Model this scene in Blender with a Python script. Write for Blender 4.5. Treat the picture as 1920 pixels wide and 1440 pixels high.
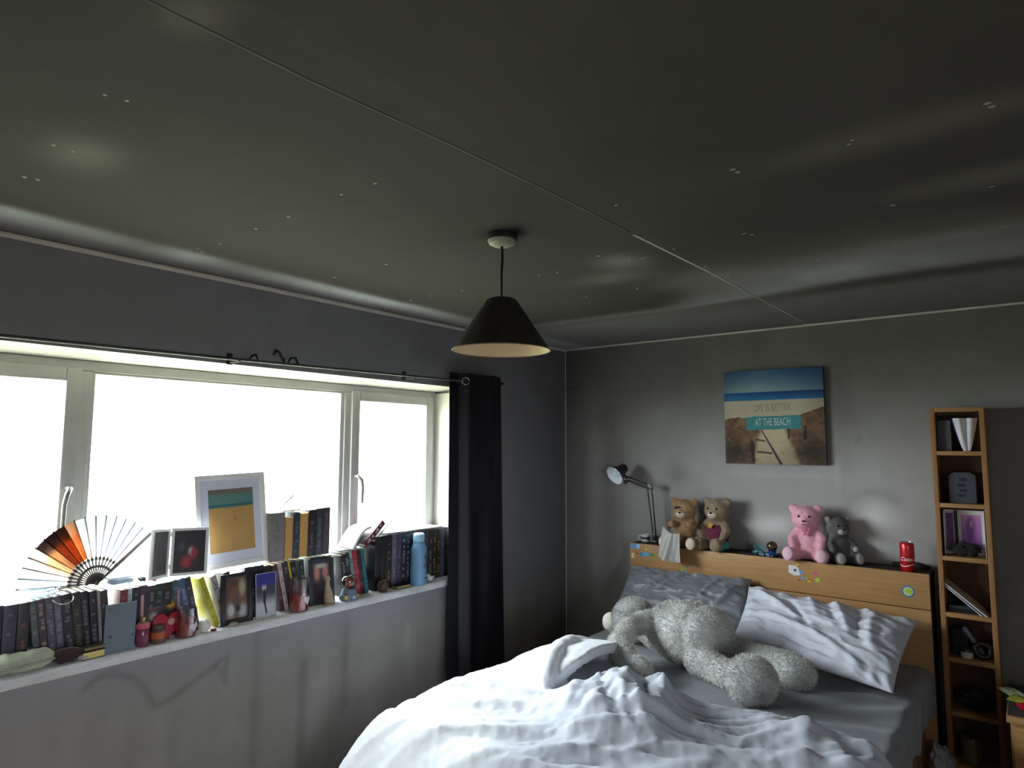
import bpy, bmesh, math, random
import numpy as np
from mathutils import Vector, Matrix, Euler

# ---------------------------------------------------------------- clear
for o in list(bpy.data.objects):
    bpy.data.objects.remove(o, do_unlink=True)
scene = bpy.context.scene
col = scene.collection
R = math.radians
random.seed(7)

# ---------------------------------------------------------------- camera
YAW, PITCH, ROLL, FPX = -0.6709107, 0.0936911, 0.0041148, 1218.42
CAM = Vector((2.83156, -4.24196, 1.65))
fw = Vector((math.sin(YAW) * math.cos(PITCH), math.cos(YAW) * math.cos(PITCH), math.sin(PITCH)))
r0 = Vector((math.cos(YAW), -math.sin(YAW), 0))
u0 = r0.cross(fw)
rr = r0 * math.cos(ROLL) + u0 * math.sin(ROLL)
uu = u0 * math.cos(ROLL) - r0 * math.sin(ROLL)
cd = bpy.data.cameras.new('camera')
cd.sensor_fit = 'HORIZONTAL'
cd.sensor_width = 36.0
cd.lens = FPX / 1920.0 * 36.0
cd.clip_start = 0.02
cd.clip_end = 500
camera = bpy.data.objects.new('camera', cd)
col.objects.link(camera)
camera.matrix_world = Matrix(((rr.x, uu.x, -fw.x, CAM.x), (rr.y, uu.y, -fw.y, CAM.y), (rr.z, uu.z, -fw.z, CAM.z), (0, 0, 0, 1)))
scene.camera = camera

# ---------------------------------------------------------------- world, light, exposure
SKY = 27.0
w = bpy.data.worlds.new('overcast_sky')
scene.world = w
w.use_nodes = True
bg = w.node_tree.nodes['Background']
bg.inputs[0].default_value = (0.93, 0.965, 1.0, 1)
bg.inputs[1].default_value = SKY
scene.view_settings.view_transform = 'Standard'
scene.view_settings.look = 'None'
scene.view_settings.exposure = 0.26
scene.view_settings.gamma = 1.0
scene.view_settings.use_curve_mapping = False
WIN_Y0, WIN_Y1, WIN_Z0, WIN_Z1 = -3.92, -1.215, 0.841, 2.012
pd = bpy.data.lights.new('window_portal', 'AREA')
pd.shape = 'RECTANGLE'
pd.size = WIN_Y1 - WIN_Y0
pd.size_y = WIN_Z1 - WIN_Z0
pd.cycles.is_portal = True
portal = bpy.data.objects.new('window_portal', pd)
col.objects.link(portal)
portal.location = (-0.33, (WIN_Y0 + WIN_Y1) / 2, (WIN_Z0 + WIN_Z1) / 2)
portal.rotation_euler = (R(90), 0, R(-90))
W2_Y0, W2_Y1, W2_Z0, W2_Z1, ROOM_X = -4.60, -3.90, 0.97, 1.82, 3.95
pd2 = bpy.data.lights.new('added_window_portal', 'AREA')
pd2.shape = 'RECTANGLE'
pd2.size = W2_Y1 - W2_Y0
pd2.size_y = W2_Z1 - W2_Z0
pd2.cycles.is_portal = True
portal2 = bpy.data.objects.new('added_window_portal', pd2)
col.objects.link(portal2)
portal2.location = (ROOM_X + 0.19, (W2_Y0 + W2_Y1) / 2, (W2_Z0 + W2_Z1) / 2)
portal2.rotation_euler = (R(90), 0, R(90))

# ---------------------------------------------------------------- colour and noise helpers
def lin(c):
    c = np.asarray(c, float) / 255.0
    return np.where(c <= 0.04045, c / 12.92, ((c + 0.055) / 1.055) ** 2.4)

def vnoise(x, y, seed=0):
    xi = np.floor(x).astype(np.int64); yi = np.floor(y).astype(np.int64)
    fx = x - xi; fy = y - yi
    fx = fx * fx * fx * (fx * (fx * 6 - 15) + 10); fy = fy * fy * fy * (fy * (fy * 6 - 15) + 10)
    def hsh(a, b):
        n = (a * 374761393 + b * 668265263 + seed * 974711) & 0x7fffffff
        n = ((n ^ (n >> 13)) * 1274126177) & 0x7fffffff
        return ((n ^ (n >> 16)) & 0xffff) / 65535.0
    return (hsh(xi, yi) * (1 - fx) + hsh(xi + 1, yi) * fx) * (1 - fy) + (hsh(xi, yi + 1) * (1 - fx) + hsh(xi + 1, yi + 1) * fx) * fy

def fbm(x, y, oct=4, seed=0):
    s = 0; a = 0.5; t = 0
    for k in range(oct):
        s = s + a * vnoise(x * 2 ** k + 17.3 * k, y * 2 ** k + 5.1 * k, seed + k); t += a; a *= 0.5
    return s / t

def sstep(a, b, x):
    t = np.clip((x - a) / (b - a), 0, 1)
    return t * t * (3 - 2 * t)

def gblob(x, y, cx, cy, rx, ry):
    return np.exp(-(((x - cx) / rx) ** 2 + ((y - cy) / ry) ** 2))

def seg(x, y, ax, ay, bx, by):
    dx, dy = bx - ax, by - ay
    t = np.clip(((x - ax) * dx + (y - ay) * dy) / (dx * dx + dy * dy), 0, 1)
    return np.hypot(x - ax - t * dx, y - ay - t * dy)

# ---------------------------------------------------------------- materials
MC = {}
def mat(name, c, rough=0.6, metal=0.0, sheen=0.0, bump=0.0, bscale=60.0, var=0.0, vscale=8.0, stretch=None, spec=0.5,
        attr=False, emit=None, transl=0.0, alpha=None, coat=0.0):
    if name in MC: return MC[name]
    m = bpy.data.materials.new(name); m.use_nodes = True
    nt = m.node_tree; b = nt.nodes['Principled BSDF']; L = nt.links
    rgb = tuple(lin(c)) + (1,)
    b.inputs['Base Color'].default_value = rgb
    b.inputs['Roughness'].default_value = rough
    b.inputs['Metallic'].default_value = metal
    b.inputs['Specular IOR Level'].default_value = spec
    b.inputs['Coat Weight'].default_value = coat
    if sheen:
        b.inputs['Sheen Weight'].default_value = sheen
        b.inputs['Sheen Roughness'].default_value = 0.4
    csock = None
    tc = nt.nodes.new('ShaderNodeTexCoord'); mp = nt.nodes.new('ShaderNodeMapping')
    L.new(tc.outputs['Object'], mp.inputs[0])
    if stretch: mp.inputs['Scale'].default_value = stretch
    if attr:
        a = nt.nodes.new('ShaderNodeAttribute'); a.attribute_name = 'Col'; csock = a.outputs['Color']
    if var:
        n = nt.nodes.new('ShaderNodeTexNoise'); n.inputs['Scale'].default_value = vscale; n.inputs['Detail'].default_value = 6
        n.inputs['Roughness'].default_value = 0.65
        L.new(mp.outputs[0], n.inputs['Vector'])
        rp = nt.nodes.new('ShaderNodeMapRange'); rp.inputs[1].default_value = 0.3; rp.inputs[2].default_value = 0.7
        rp.inputs[3].default_value = 1 - var; rp.inputs[4].default_value = 1 + var
        L.new(n.outputs[0], rp.inputs[0])
        mx = nt.nodes.new('ShaderNodeVectorMath'); mx.operation = 'SCALE'
        if csock: L.new(csock, mx.inputs[0])
        else: mx.inputs[0].default_value = rgb[:3]
        L.new(rp.outputs[0], mx.inputs['Scale']); csock = mx.outputs[0]
    if csock: L.new(csock, b.inputs['Base Color'])
    if bump:
        n2 = nt.nodes.new('ShaderNodeTexNoise'); n2.inputs['Scale'].default_value = bscale; n2.inputs['Detail'].default_value = 5
        L.new(mp.outputs[0], n2.inputs['Vector'])
        bp = nt.nodes.new('ShaderNodeBump'); bp.inputs['Strength'].default_value = bump; bp.inputs['Distance'].default_value = 0.01
        L.new(n2.outputs[0], bp.inputs['Height']); L.new(bp.outputs[0], b.inputs['Normal'])
    if transl:
        out = nt.nodes['Material Output']; t = nt.nodes.new('ShaderNodeBsdfTranslucent'); ms = nt.nodes.new('ShaderNodeMixShader')
        if csock: L.new(csock, t.inputs[0])
        else: t.inputs[0].default_value = rgb
        ms.inputs[0].default_value = transl
        L.new(b.outputs[0], ms.inputs[1]); L.new(t.outputs[0], ms.inputs[2]); L.new(ms.outputs[0], out.inputs[0])
    if emit:
        b.inputs['Emission Color'].default_value = rgb; b.inputs['Emission Strength'].default_value = emit
    MC[name] = m
    return m

def clear_mat(name, tint=(255, 255, 255), gloss=0.08, rough=0.02):
    if name in MC: return MC[name]
    m = bpy.data.materials.new(name); m.use_nodes = True
    nt = m.node_tree; L = nt.links
    nt.nodes.remove(nt.nodes['Principled BSDF'])
    t = nt.nodes.new('ShaderNodeBsdfTransparent'); g = nt.nodes.new('ShaderNodeBsdfGlossy'); ms = nt.nodes.new('ShaderNodeMixShader')
    t.inputs[0].default_value = tuple(lin(tint)) + (1,); g.inputs['Roughness'].default_value = rough
    ms.inputs[0].default_value = gloss
    L.new(t.outputs[0], ms.inputs[1]); L.new(g.outputs[0], ms.inputs[2]); L.new(ms.outputs[0], nt.nodes['Material Output'].inputs[0])
    MC[name] = m
    return m

# ---------------------------------------------------------------- mesh helpers
def finish(me, smooth=False, angle=None):
    if smooth:
        me.polygons.foreach_set('use_smooth', [True] * len(me.polygons))
        if angle is not None:
            try: me.set_sharp_from_angle(angle=R(angle))
            except Exception: pass
    me.update()
    return me

def to_mesh(bm, name='m', smooth=False, angle=None):
    me = bpy.data.meshes.new(name); bm.to_mesh(me); bm.free()
    return finish(me, smooth, angle)

def add_box(bm, x0, x1, y0, y1, z0, z1, mat4=None):
    M = Matrix.Translation(((x0 + x1) / 2, (y0 + y1) / 2, (z0 + z1) / 2)) @ Matrix.Diagonal((abs(x1 - x0), abs(y1 - y0), abs(z1 - z0), 1))
    if mat4 is not None: M = mat4 @ M
    return bmesh.ops.create_cube(bm, size=1, matrix=M)['verts']

def box(x0, x1, y0, y1, z0, z1, bev=0.0, segs=2):
    bm = bmesh.new(); add_box(bm, x0, x1, y0, y1, z0, z1)
    if bev: bmesh.ops.bevel(bm, geom=bm.edges[:], offset=bev, segments=segs, profile=0.6, affect='EDGES')
    return to_mesh(bm, smooth=bool(bev), angle=40)

def boxes(lst, bev=0.0):
    bm = bmesh.new()
    for b in lst: add_box(bm, *b)
    if bev: bmesh.ops.bevel(bm, geom=bm.edges[:], offset=bev, segments=2, profile=0.6, affect='EDGES')
    return to_mesh(bm, smooth=bool(bev), angle=40)

SPH = {}
def add_ball(bm, c, r, seg=20, rot=None):
    r = (r, r, r) if not hasattr(r, '__len__') else r
    M = Matrix.Translation(c)
    if rot is not None: M = M @ Euler(rot).to_matrix().to_4x4()
    M = M @ Matrix.Diagonal((r[0], r[1], r[2], 1))
    nv = max(6, seg // 2)
    if seg not in SPH:
        V = [(0, 0, 1)] + [(math.sin(math.pi * i / nv) * math.cos(2 * math.pi * k / seg), math.sin(math.pi * i / nv) * math.sin(2 * math.pi * k / seg), math.cos(math.pi * i / nv)) for i in range(1, nv) for k in range(seg)] + [(0, 0, -1)]
        F = [(0, 1 + k, 1 + (k + 1) % seg) for k in range(seg)]
        for i in range(nv - 2):
            a = 1 + i * seg
            F += [(a + k, a + seg + k, a + seg + (k + 1) % seg, a + (k + 1) % seg) for k in range(seg)]
        a = 1 + (nv - 2) * seg
        F += [(a + k, len(V) - 1, a + (k + 1) % seg) for k in range(seg)]
        SPH[seg] = ([Vector(v) for v in V], F)
    V, F = SPH[seg]
    vs = [bm.verts.new(M @ v) for v in V]
    for f in F: bm.faces.new([vs[k] for k in f])

def ball(c, r, seg=20, rot=None):
    bm = bmesh.new(); add_ball(bm, c, r, seg, rot)
    return to_mesh(bm, smooth=True)

def lathe(prof, n=28, cap=True):
    vs, fs = [], []
    for (r, z) in prof:
        for k in range(n):
            a = 2 * math.pi * k / n; vs.append((r * math.cos(a), r * math.sin(a), z))
    for i in range(len(prof) - 1):
        for k in range(n):
            k2 = (k + 1) % n
            fs.append((i * n + k, i * n + k2, (i + 1) * n + k2, (i + 1) * n + k))
    if cap:
        if prof[0][0] > 1e-4: fs.append(tuple(range(n - 1, -1, -1)))
        if prof[-1][0] > 1e-4: fs.append(tuple((len(prof) - 1) * n + k for k in range(n)))
    me = bpy.data.meshes.new('lathe'); me.from_pydata(vs, [], fs)
    bm = bmesh.new(); bm.from_mesh(me); bmesh.ops.remove_doubles(bm, verts=bm.verts[:], dist=1e-5)
    bmesh.ops.recalc_face_normals(bm, faces=bm.faces[:]); bm.to_mesh(me); bm.free()
    return finish(me, True, 38)

def add_tube(bm, pts, rad, n=8, closed=False):
    pts = [Vector(p) for p in pts]; N = len(pts)
    rad = rad if hasattr(rad, '__len__') else [rad] * N
    rings = []; up = None
    for i, p in enumerate(pts):
        a = pts[i - 1] if (i > 0 or closed) else p
        b = pts[(i + 1) % N] if (i < N - 1 or closed) else p
        t = (b - a).normalized()
        if up is None: up = t.orthogonal().normalized()
        up = (up - t * up.dot(t)).normalized(); side = t.cross(up)
        rings.append([bm.verts.new(p + (up * math.cos(2 * math.pi * k / n) + side * math.sin(2 * math.pi * k / n)) * rad[i]) for k in range(n)])
    for i in range(N if closed else N - 1):
        A, B = rings[i], rings[(i + 1) % N]
        for k in range(n): bm.faces.new((A[k], A[(k + 1) % n], B[(k + 1) % n], B[k]))
    if not closed:
        bm.faces.new(rings[0][::-1]); bm.faces.new(rings[-1])

def tube(pts, rad, n=8, closed=False):
    bm = bmesh.new(); add_tube(bm, pts, rad, n, closed)
    bmesh.ops.recalc_face_normals(bm, faces=bm.faces[:])
    return to_mesh(bm, smooth=True, angle=50)

def prism(poly, y0, y1, bev=0.0):
    # polygon in local XZ extruded along Y
    bm = bmesh.new()
    A = [bm.verts.new((x, y0, z)) for x, z in poly]; B = [bm.verts.new((x, y1, z)) for x, z in poly]
    n = len(poly)
    bm.faces.new(A); bm.faces.new(B[::-1])
    for k in range(n): bm.faces.new((A[(k + 1) % n], A[k], B[k], B[(k + 1) % n]))
    bmesh.ops.recalc_face_normals(bm, faces=bm.faces[:])
    if bev: bmesh.ops.bevel(bm, geom=bm.edges[:], offset=bev, segments=2, profile=0.6, affect='EDGES')
    return to_mesh(bm, smooth=bool(bev), angle=40)

def grid(P, closed_u=False):
    # P: (nv, nu, 3) array -> quad grid mesh
    nv, nu = P.shape[:2]
    idx = np.arange(nv * nu).reshape(nv, nu)
    if closed_u: idx = np.concatenate([idx, idx[:, :1]], 1)
    q = np.stack([idx[:-1, :-1], idx[:-1, 1:], idx[1:, 1:], idx[1:, :-1]], -1).reshape(-1, 4)
    me = bpy.data.meshes.new('grid'); me.from_pydata(P.reshape(-1, 3).tolist(), [], q.tolist())
    return finish(me, True)

def paint(me, rgb):
    # rgb: (nverts,3) linear
    a = me.color_attributes.new('Col', 'FLOAT_COLOR', 'POINT')
    c = np.ones((len(me.vertices), 4), np.float32); c[:, :3] = rgb
    a.data.foreach_set('color', c.ravel())
    return me

def coords(me):
    v = np.empty(len(me.vertices) * 3, np.float32); me.vertices.foreach_get('co', v)
    return v.reshape(-1, 3).astype(float)

def set_coords(me, v):
    me.vertices.foreach_set('co', np.asarray(v, np.float32).ravel()); me.update()

def normals(me):
    n = np.empty(len(me.vertices) * 3, np.float32); me.vertex_normals.foreach_get('vector', n)
    return n.reshape(-1, 3).astype(float)

def thicken(me, t):
    # give a surface grid a thickness by solidify
    bm = bmesh.new(); bm.from_mesh(me); bmesh.ops.solidify(bm, geom=bm.faces[:], thickness=t)
    return to_mesh(bm, smooth=True, angle=60)

def evaluate(me, mods):
    o = bpy.data.objects.new('tmp', me); col.objects.link(o)
    for kind, kw in mods:
        m = o.modifiers.new(kind, kind)
        for k, v in kw.items(): setattr(m, k, v)
    bpy.context.view_layer.update()
    dg = bpy.context.evaluated_depsgraph_get()
    out = bpy.data.meshes.new_from_object(o.evaluated_get(dg))
    bpy.data.objects.remove(o, do_unlink=True); bpy.data.meshes.remove(me)
    return finish(out, True)

def remesh(bm, vox=0.01, smooth=6, factor=0.5, sub=0):
    me = to_mesh(bm)
    mods = [('REMESH', dict(mode='VOXEL', voxel_size=vox, use_smooth_shade=True))]
    if smooth: mods.append(('SMOOTH', dict(factor=factor, iterations=smooth)))
    if sub: mods.append(('SUBSURF', dict(levels=sub, render_levels=sub)))
    return evaluate(me, mods)

def chain(bm, pts, rads, step=0.35, seg=16):
    # a limb: overlapping balls along a path
    for i in range(len(pts) - 1):
        a, b = Vector(pts[i]), Vector(pts[i + 1]); ra, rb = rads[i], rads[i + 1]
        n = max(1, int((b - a).length / (min(ra, rb) * step)))
        for k in range(n + 1):
            t = k / n; add_ball(bm, a.lerp(b, t), ra + (rb - ra) * t, seg)

def fur_mesh(me, n, length, width, seed=1, comb=(0, 0, -0.4), tone=None):
    me.calc_loop_triangles()
    T = np.empty(len(me.loop_triangles) * 3, np.int32); me.loop_triangles.foreach_get('vertices', T); T = T.reshape(-1, 3)
    V = coords(me); N = normals(me)
    A, B, C = V[T[:, 0]], V[T[:, 1]], V[T[:, 2]]
    ar = np.linalg.norm(np.cross(B - A, C - A), axis=1)
    rg = np.random.default_rng(seed)
    k = rg.choice(len(T), n, p=ar / ar.sum())
    u, v = rg.random(n), rg.random(n); f = u + v > 1; u[f] = 1 - u[f]; v[f] = 1 - v[f]
    P = A[k] + (B[k] - A[k]) * u[:, None] + (C[k] - A[k]) * v[:, None]
    Nn = N[T[k]].mean(1); Nn /= np.linalg.norm(Nn, axis=1)[:, None] + 1e-9
    D = Nn + rg.normal(0, 0.35, (n, 3)) + np.array(comb); D /= np.linalg.norm(D, axis=1)[:, None]
    S = np.cross(D, rg.normal(0, 1, (n, 3))); S /= np.linalg.norm(S, axis=1)[:, None]
    L = length * (0.6 + 0.8 * rg.random(n))[:, None]
    W = np.empty((n, 3, 3)); W[:, 0] = P - S * width / 2; W[:, 1] = P + S * width / 2; W[:, 2] = P + D * L
    out = bpy.data.meshes.new('fur'); out.from_pydata(W.reshape(-1, 3).tolist(), [], np.arange(n * 3).reshape(-1, 3).tolist())
    if tone is not None:
        g_ = tone[0] + (tone[1] - tone[0]) * np.clip(rg.normal(0.5, 0.28, n) + 0.9 * (fbm(P[:, 0] * 14 + P[:, 2] * 9, P[:, 1] * 14, 2, seed) - 0.5), 0, 1)
        c_ = np.repeat(lin(np.stack([g_ * 1.01, g_, g_ * 0.97], 1)), 3, 0)
        paint(out, c_)
    return finish(out)

def text_mesh(s, size, shear=0.0, align='CENTER', bold=0.0):
    cu = bpy.data.curves.new('txt', 'FONT'); cu.body = s; cu.size = size; cu.shear = shear; cu.align_x = align; cu.align_y = 'CENTER'
    cu.offset = bold
    o = bpy.data.objects.new('txt', cu); col.objects.link(o)
    bpy.context.view_layer.update()
    me = bpy.data.meshes.new_from_object(o.evaluated_get(bpy.context.evaluated_depsgraph_get()))
    bpy.data.objects.remove(o, do_unlink=True)
    v = coords(me); v = np.stack([v[:, 0], np.zeros(len(v)), v[:, 1]], 1); set_coords(me, v)
    return me

# ---------------------------------------------------------------- object helpers
def obj(name, me, m=None, parent=None, loc=None, rot=None, label=None, kind=None):
    o = bpy.data.objects.new(name, me); col.objects.link(o)
    me.name = name
    if m is not None:
        me.materials.clear(); me.materials.append(m)
    if parent is not None: o.parent = parent
    if loc is not None: o.location = loc
    if rot is not None: o.rotation_euler = rot
    if label: o['label'] = label
    if kind: o['kind'] = kind
    return o

def tag(o, label, cat, group=None):
    o['label'] = label; o['category'] = cat
    if group: o['group'] = group
    return o

def thing(name, label, cat, loc=(0, 0, 0), rot=(0, 0, 0), group=None):
    o = bpy.data.objects.new(name, None); col.objects.link(o)
    o.empty_display_size = 0.05
    o.location = loc; o.rotation_euler = rot
    return tag(o, label, cat, group)

def struct(name, me, m, label=None, parent=None):
    o = obj(name, me, m, parent)
    if parent is None:
        o['kind'] = 'structure'
        o['category'] = name.split('_')[0]
        if label: o['label'] = label
    return o

def print_mesh(w, h, fn, nu=60, nv=60, y=0.0):
    # a flat printed sheet in the local XZ plane facing -Y, lower edge at z=0, centred on x
    u, v = np.meshgrid(np.linspace(0, 1, nu), np.linspace(0, 1, nv))
    P = np.stack([(u - 0.5) * w, np.full_like(u, y), v * h], -1)
    me = grid(P)
    rgb = lin(np.clip(fn(u, v), 0, 255)).reshape(-1, 3)
    return paint(me, rgb)

def mixc(a, b, t):
    return np.asarray(a, float) * (1 - t[..., None]) + np.asarray(b, float) * t[..., None]

# ================================================================ the room
XR, YB, H = ROOM_X, -5.0, 2.4
plaster = mat('sooty_plaster', (150, 148, 146), rough=0.92, attr=True, var=0.07, vscale=5, bump=0.12, bscale=120, spec=0.2)
ceil_m = mat('sooty_lit_ceiling_paint', (110, 108, 100), rough=0.88, attr=True, var=0.05, vscale=7, bump=0.08, bscale=90, spec=0.25)
pvc = mat('shade_greyed_white_plastic', (186, 184, 182), rough=0.4, var=0.1, vscale=6)  # white plastic greyed, the shade of backlit frames put into its colour
trim_m = mat('smoke_stained_trim_paint', (214, 208, 202), rough=0.7, var=0.12, vscale=9)

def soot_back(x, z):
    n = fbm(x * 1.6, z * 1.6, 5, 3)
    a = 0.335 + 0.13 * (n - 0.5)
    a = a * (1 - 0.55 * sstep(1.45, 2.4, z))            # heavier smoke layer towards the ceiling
    a = a * (1 - 0.40 * np.exp(-x / 0.28))              # darker towards the corner with the window wall
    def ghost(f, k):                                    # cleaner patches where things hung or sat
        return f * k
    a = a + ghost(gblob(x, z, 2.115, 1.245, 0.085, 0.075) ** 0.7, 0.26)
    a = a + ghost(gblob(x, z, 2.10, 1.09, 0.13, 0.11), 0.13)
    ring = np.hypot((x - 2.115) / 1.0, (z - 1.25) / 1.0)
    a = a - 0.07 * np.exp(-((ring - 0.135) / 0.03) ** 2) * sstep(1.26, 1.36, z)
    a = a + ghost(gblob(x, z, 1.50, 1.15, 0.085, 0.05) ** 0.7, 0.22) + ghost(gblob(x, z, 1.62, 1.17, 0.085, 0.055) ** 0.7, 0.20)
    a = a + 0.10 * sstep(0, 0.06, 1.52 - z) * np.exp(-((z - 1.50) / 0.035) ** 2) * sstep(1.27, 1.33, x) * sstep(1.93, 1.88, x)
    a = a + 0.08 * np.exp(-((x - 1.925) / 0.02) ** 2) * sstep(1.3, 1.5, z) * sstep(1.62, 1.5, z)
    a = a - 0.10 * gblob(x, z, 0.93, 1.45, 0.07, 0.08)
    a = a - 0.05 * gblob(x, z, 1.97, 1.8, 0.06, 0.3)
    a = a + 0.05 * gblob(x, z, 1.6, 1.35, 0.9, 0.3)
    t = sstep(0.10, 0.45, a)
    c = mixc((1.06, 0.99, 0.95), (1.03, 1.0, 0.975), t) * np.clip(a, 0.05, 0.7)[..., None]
    s = seg(x, z, 2.045, 1.72, 2.05, 1.66)
    return c * (1 - 0.25 * np.exp(-(s / 0.006) ** 2))[..., None]

def soot_left(y, z):
    n = fbm(y * 1.5 + 9, z * 1.5, 5, 8)
    streak = fbm(y * 9.0, z * 0.9 + 3, 4, 11)
    a = 0.275 + 0.09 * (n - 0.5) + 0.06 * (streak - 0.5) * sstep(0.85, 0.6, z)
    a = a * (1 - 0.20 * sstep(1.9, 2.4, z))
    a = a * (1 - 0.35 * sstep(-1.3, -0.1, y))  # darker towards the corner with the back wall
    # a heart half drawn with a finger in the soot below the sill
    pts = [(-3.248, 0.735), (-3.215, 0.758), (-3.176, 0.764), (-3.12, 0.75), (-3.079, 0.724), (-3.036, 0.676), (-2.991, 0.59), (-2.94, 0.60), (-2.886, 0.622), (-2.821, 0.655), (-2.74, 0.685)]
    d = np.full_like(y, 9.0)
    for p, q in zip(pts[:-1], pts[1:]): d = np.minimum(d, seg(y, z, *p, *q))
    a = a * (1 - 0.28 * np.exp(-(d / 0.014) ** 2))
    d2 = np.minimum(seg(y, z, -2.74, 0.70, -2.69, 0.71), np.minimum(seg(y, z, -2.69, 0.71, -2.70, 0.63), seg(y, z, -2.72, 0.66, -2.69, 0.60)))
    a = a * (1 - 0.25 * np.exp(-(d2 / 0.014) ** 2))
    for yy, z0, z1, k in ((-1.62, 0.50, 0.62, 0.07), (-1.60, 0.33, 0.45, 0.05), (-2.05, 0.3, 0.72, -0.05), (-2.55, 0.2, 0.8, -0.05), (-2.30, 0.1, 0.6, -0.06)):
        a = a + k * np.exp(-((y - yy) / 0.03) ** 2) * sstep(z0 - 0.05, z0 + 0.02, z) * sstep(z1 + 0.05, z1 - 0.02, z)
    c = mixc((1.05, 1.03, 1.14), (1.06, 1.0, 0.95), sstep(0.9, 0.5, z)) * np.clip(a, 0.04, 0.7)[..., None]
    return c

def soot_and_light_ceiling(x, y):
    n = fbm(x * 1.1, y * 1.1, 5, 21)
    a = 0.052 + 0.022 * (n - 0.5) + 0.150 * sstep(1.05, 0.75, -y) + 0.09 * sstep(0.28, 0.15, x)  # strips by the back and window walls painted lighter to offset weak light
    m = fbm(x * 2.2 + 5, y * 2.2, 4, 30)
    # cleaner crescents along the edges where the hot gas turned
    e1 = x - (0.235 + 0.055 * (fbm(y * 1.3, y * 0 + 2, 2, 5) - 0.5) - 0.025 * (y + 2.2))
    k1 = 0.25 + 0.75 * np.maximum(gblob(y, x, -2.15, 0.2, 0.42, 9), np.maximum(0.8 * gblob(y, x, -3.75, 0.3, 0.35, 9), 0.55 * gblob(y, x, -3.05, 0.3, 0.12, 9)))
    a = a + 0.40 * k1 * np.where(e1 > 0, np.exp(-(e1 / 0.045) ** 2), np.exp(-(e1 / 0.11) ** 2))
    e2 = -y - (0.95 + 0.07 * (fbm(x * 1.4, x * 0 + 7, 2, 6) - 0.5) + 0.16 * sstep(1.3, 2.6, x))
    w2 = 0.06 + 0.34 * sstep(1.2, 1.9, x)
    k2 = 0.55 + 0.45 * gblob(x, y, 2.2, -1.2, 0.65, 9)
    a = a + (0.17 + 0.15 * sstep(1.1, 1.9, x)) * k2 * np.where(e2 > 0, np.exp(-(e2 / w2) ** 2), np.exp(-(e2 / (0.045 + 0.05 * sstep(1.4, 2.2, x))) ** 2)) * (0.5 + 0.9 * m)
    for cx, cy, rx, ry, k in ((1.56, -1.92, 0.10, 0.10, 0.13), (1.42, -1.72, 0.16, 0.09, 0.09), (1.7, -1.45, 0.22, 0.16, 0.08), (1.72, -3.75, 0.08, 0.05, 0.07), (0.93, -3.66, 0.12, 0.08, 0.09), (2.85, -2.05, 0.28, 0.08, 0.06), (2.65, -2.5, 0.38, 0.08, 0.045), (2.85, -1.5, 0.35, 0.09, 0.07)):
        a = a + k * gblob(x, y, cx, cy, rx, ry) * (0.5 + m)
    a = a - 0.03 * np.exp(-((e2 + 0.20) / 0.09) ** 2) * sstep(0.6, 1.6, x)
    a = a * (1 - 0.6 * np.exp(-(np.hypot(x - 1.392, y + 2.49) / 0.085) ** 4))
    a = a * (1 + 0.15 * np.exp(-(np.abs(x - 1.79 + 0.02 * (y + 0.2) / 3) / 0.02) ** 2))
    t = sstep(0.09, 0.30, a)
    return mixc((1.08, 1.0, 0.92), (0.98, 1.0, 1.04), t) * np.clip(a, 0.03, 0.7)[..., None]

def wall_patch(axis, a0, a1, b0, b1, off, depth, step=0.03):
    """A slab of plaster: dense painted face plus its four sides. axis 'x': face at x=off over (y,z); 'y': face at y=off over (x,z); 'z': ceiling over (x,y)."""
    na, nb = max(2, int((a1 - a0) / step) + 1), max(2, int((b1 - b0) / step) + 1)
    A, B = np.meshgrid(np.linspace(a0, a1, na), np.linspace(b0, b1, nb))
    O = np.full_like(A, off)
    P = {'x': np.stack([O, A, B], -1), 'y': np.stack([A, O, B], -1), 'z': np.stack([A, B, O], -1)}[axis]
    rgb = {'x': soot_left, 'y': soot_back, 'z': soot_and_light_ceiling}[axis](A, B)
    return P, rgb, depth

def build_wall(name, axis, patches, m):
    V, F, C = [], [], []
    for (P, rgb, dep) in patches:
        nb, na = P.shape[:2]; base = len(V)
        V += P.reshape(-1, 3).tolist(); C += rgb.reshape(-1, 3).tolist()
        idx = base + np.arange(nb * na).reshape(nb, na)
        F += np.stack([idx[:-1, :-1], idx[:-1, 1:], idx[1:, 1:], idx[1:, :-1]], -1).reshape(-1, 4).tolist()
        d = {'x': (dep, 0, 0), 'y': (0, dep, 0), 'z': (0, 0, dep)}[axis]
        k = len(V)
        for c, q in ((P[0, 0], rgb[0, 0]), (P[0, -1], rgb[0, -1]), (P[-1, -1], rgb[-1, -1]), (P[-1, 0], rgb[-1, 0])):
            V.append(list(c)); C.append(list(q))
        for c, q in ((P[0, 0], rgb[0, 0]), (P[0, -1], rgb[0, -1]), (P[-1, -1], rgb[-1, -1]), (P[-1, 0], rgb[-1, 0])):
            V.append([c[0] + d[0], c[1] + d[1], c[2] + d[2]]); C.append(list(q))
        for i in range(4): F.append([k + i, k + (i + 1) % 4, k + 4 + (i + 1) % 4, k + 4 + i])
        F.append([k + 4, k + 5, k + 6, k + 7])
    me = bpy.data.meshes.new(name); me.from_pydata(V, [], F)
    paint(me, np.array(C)); finish(me)
    return me

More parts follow.
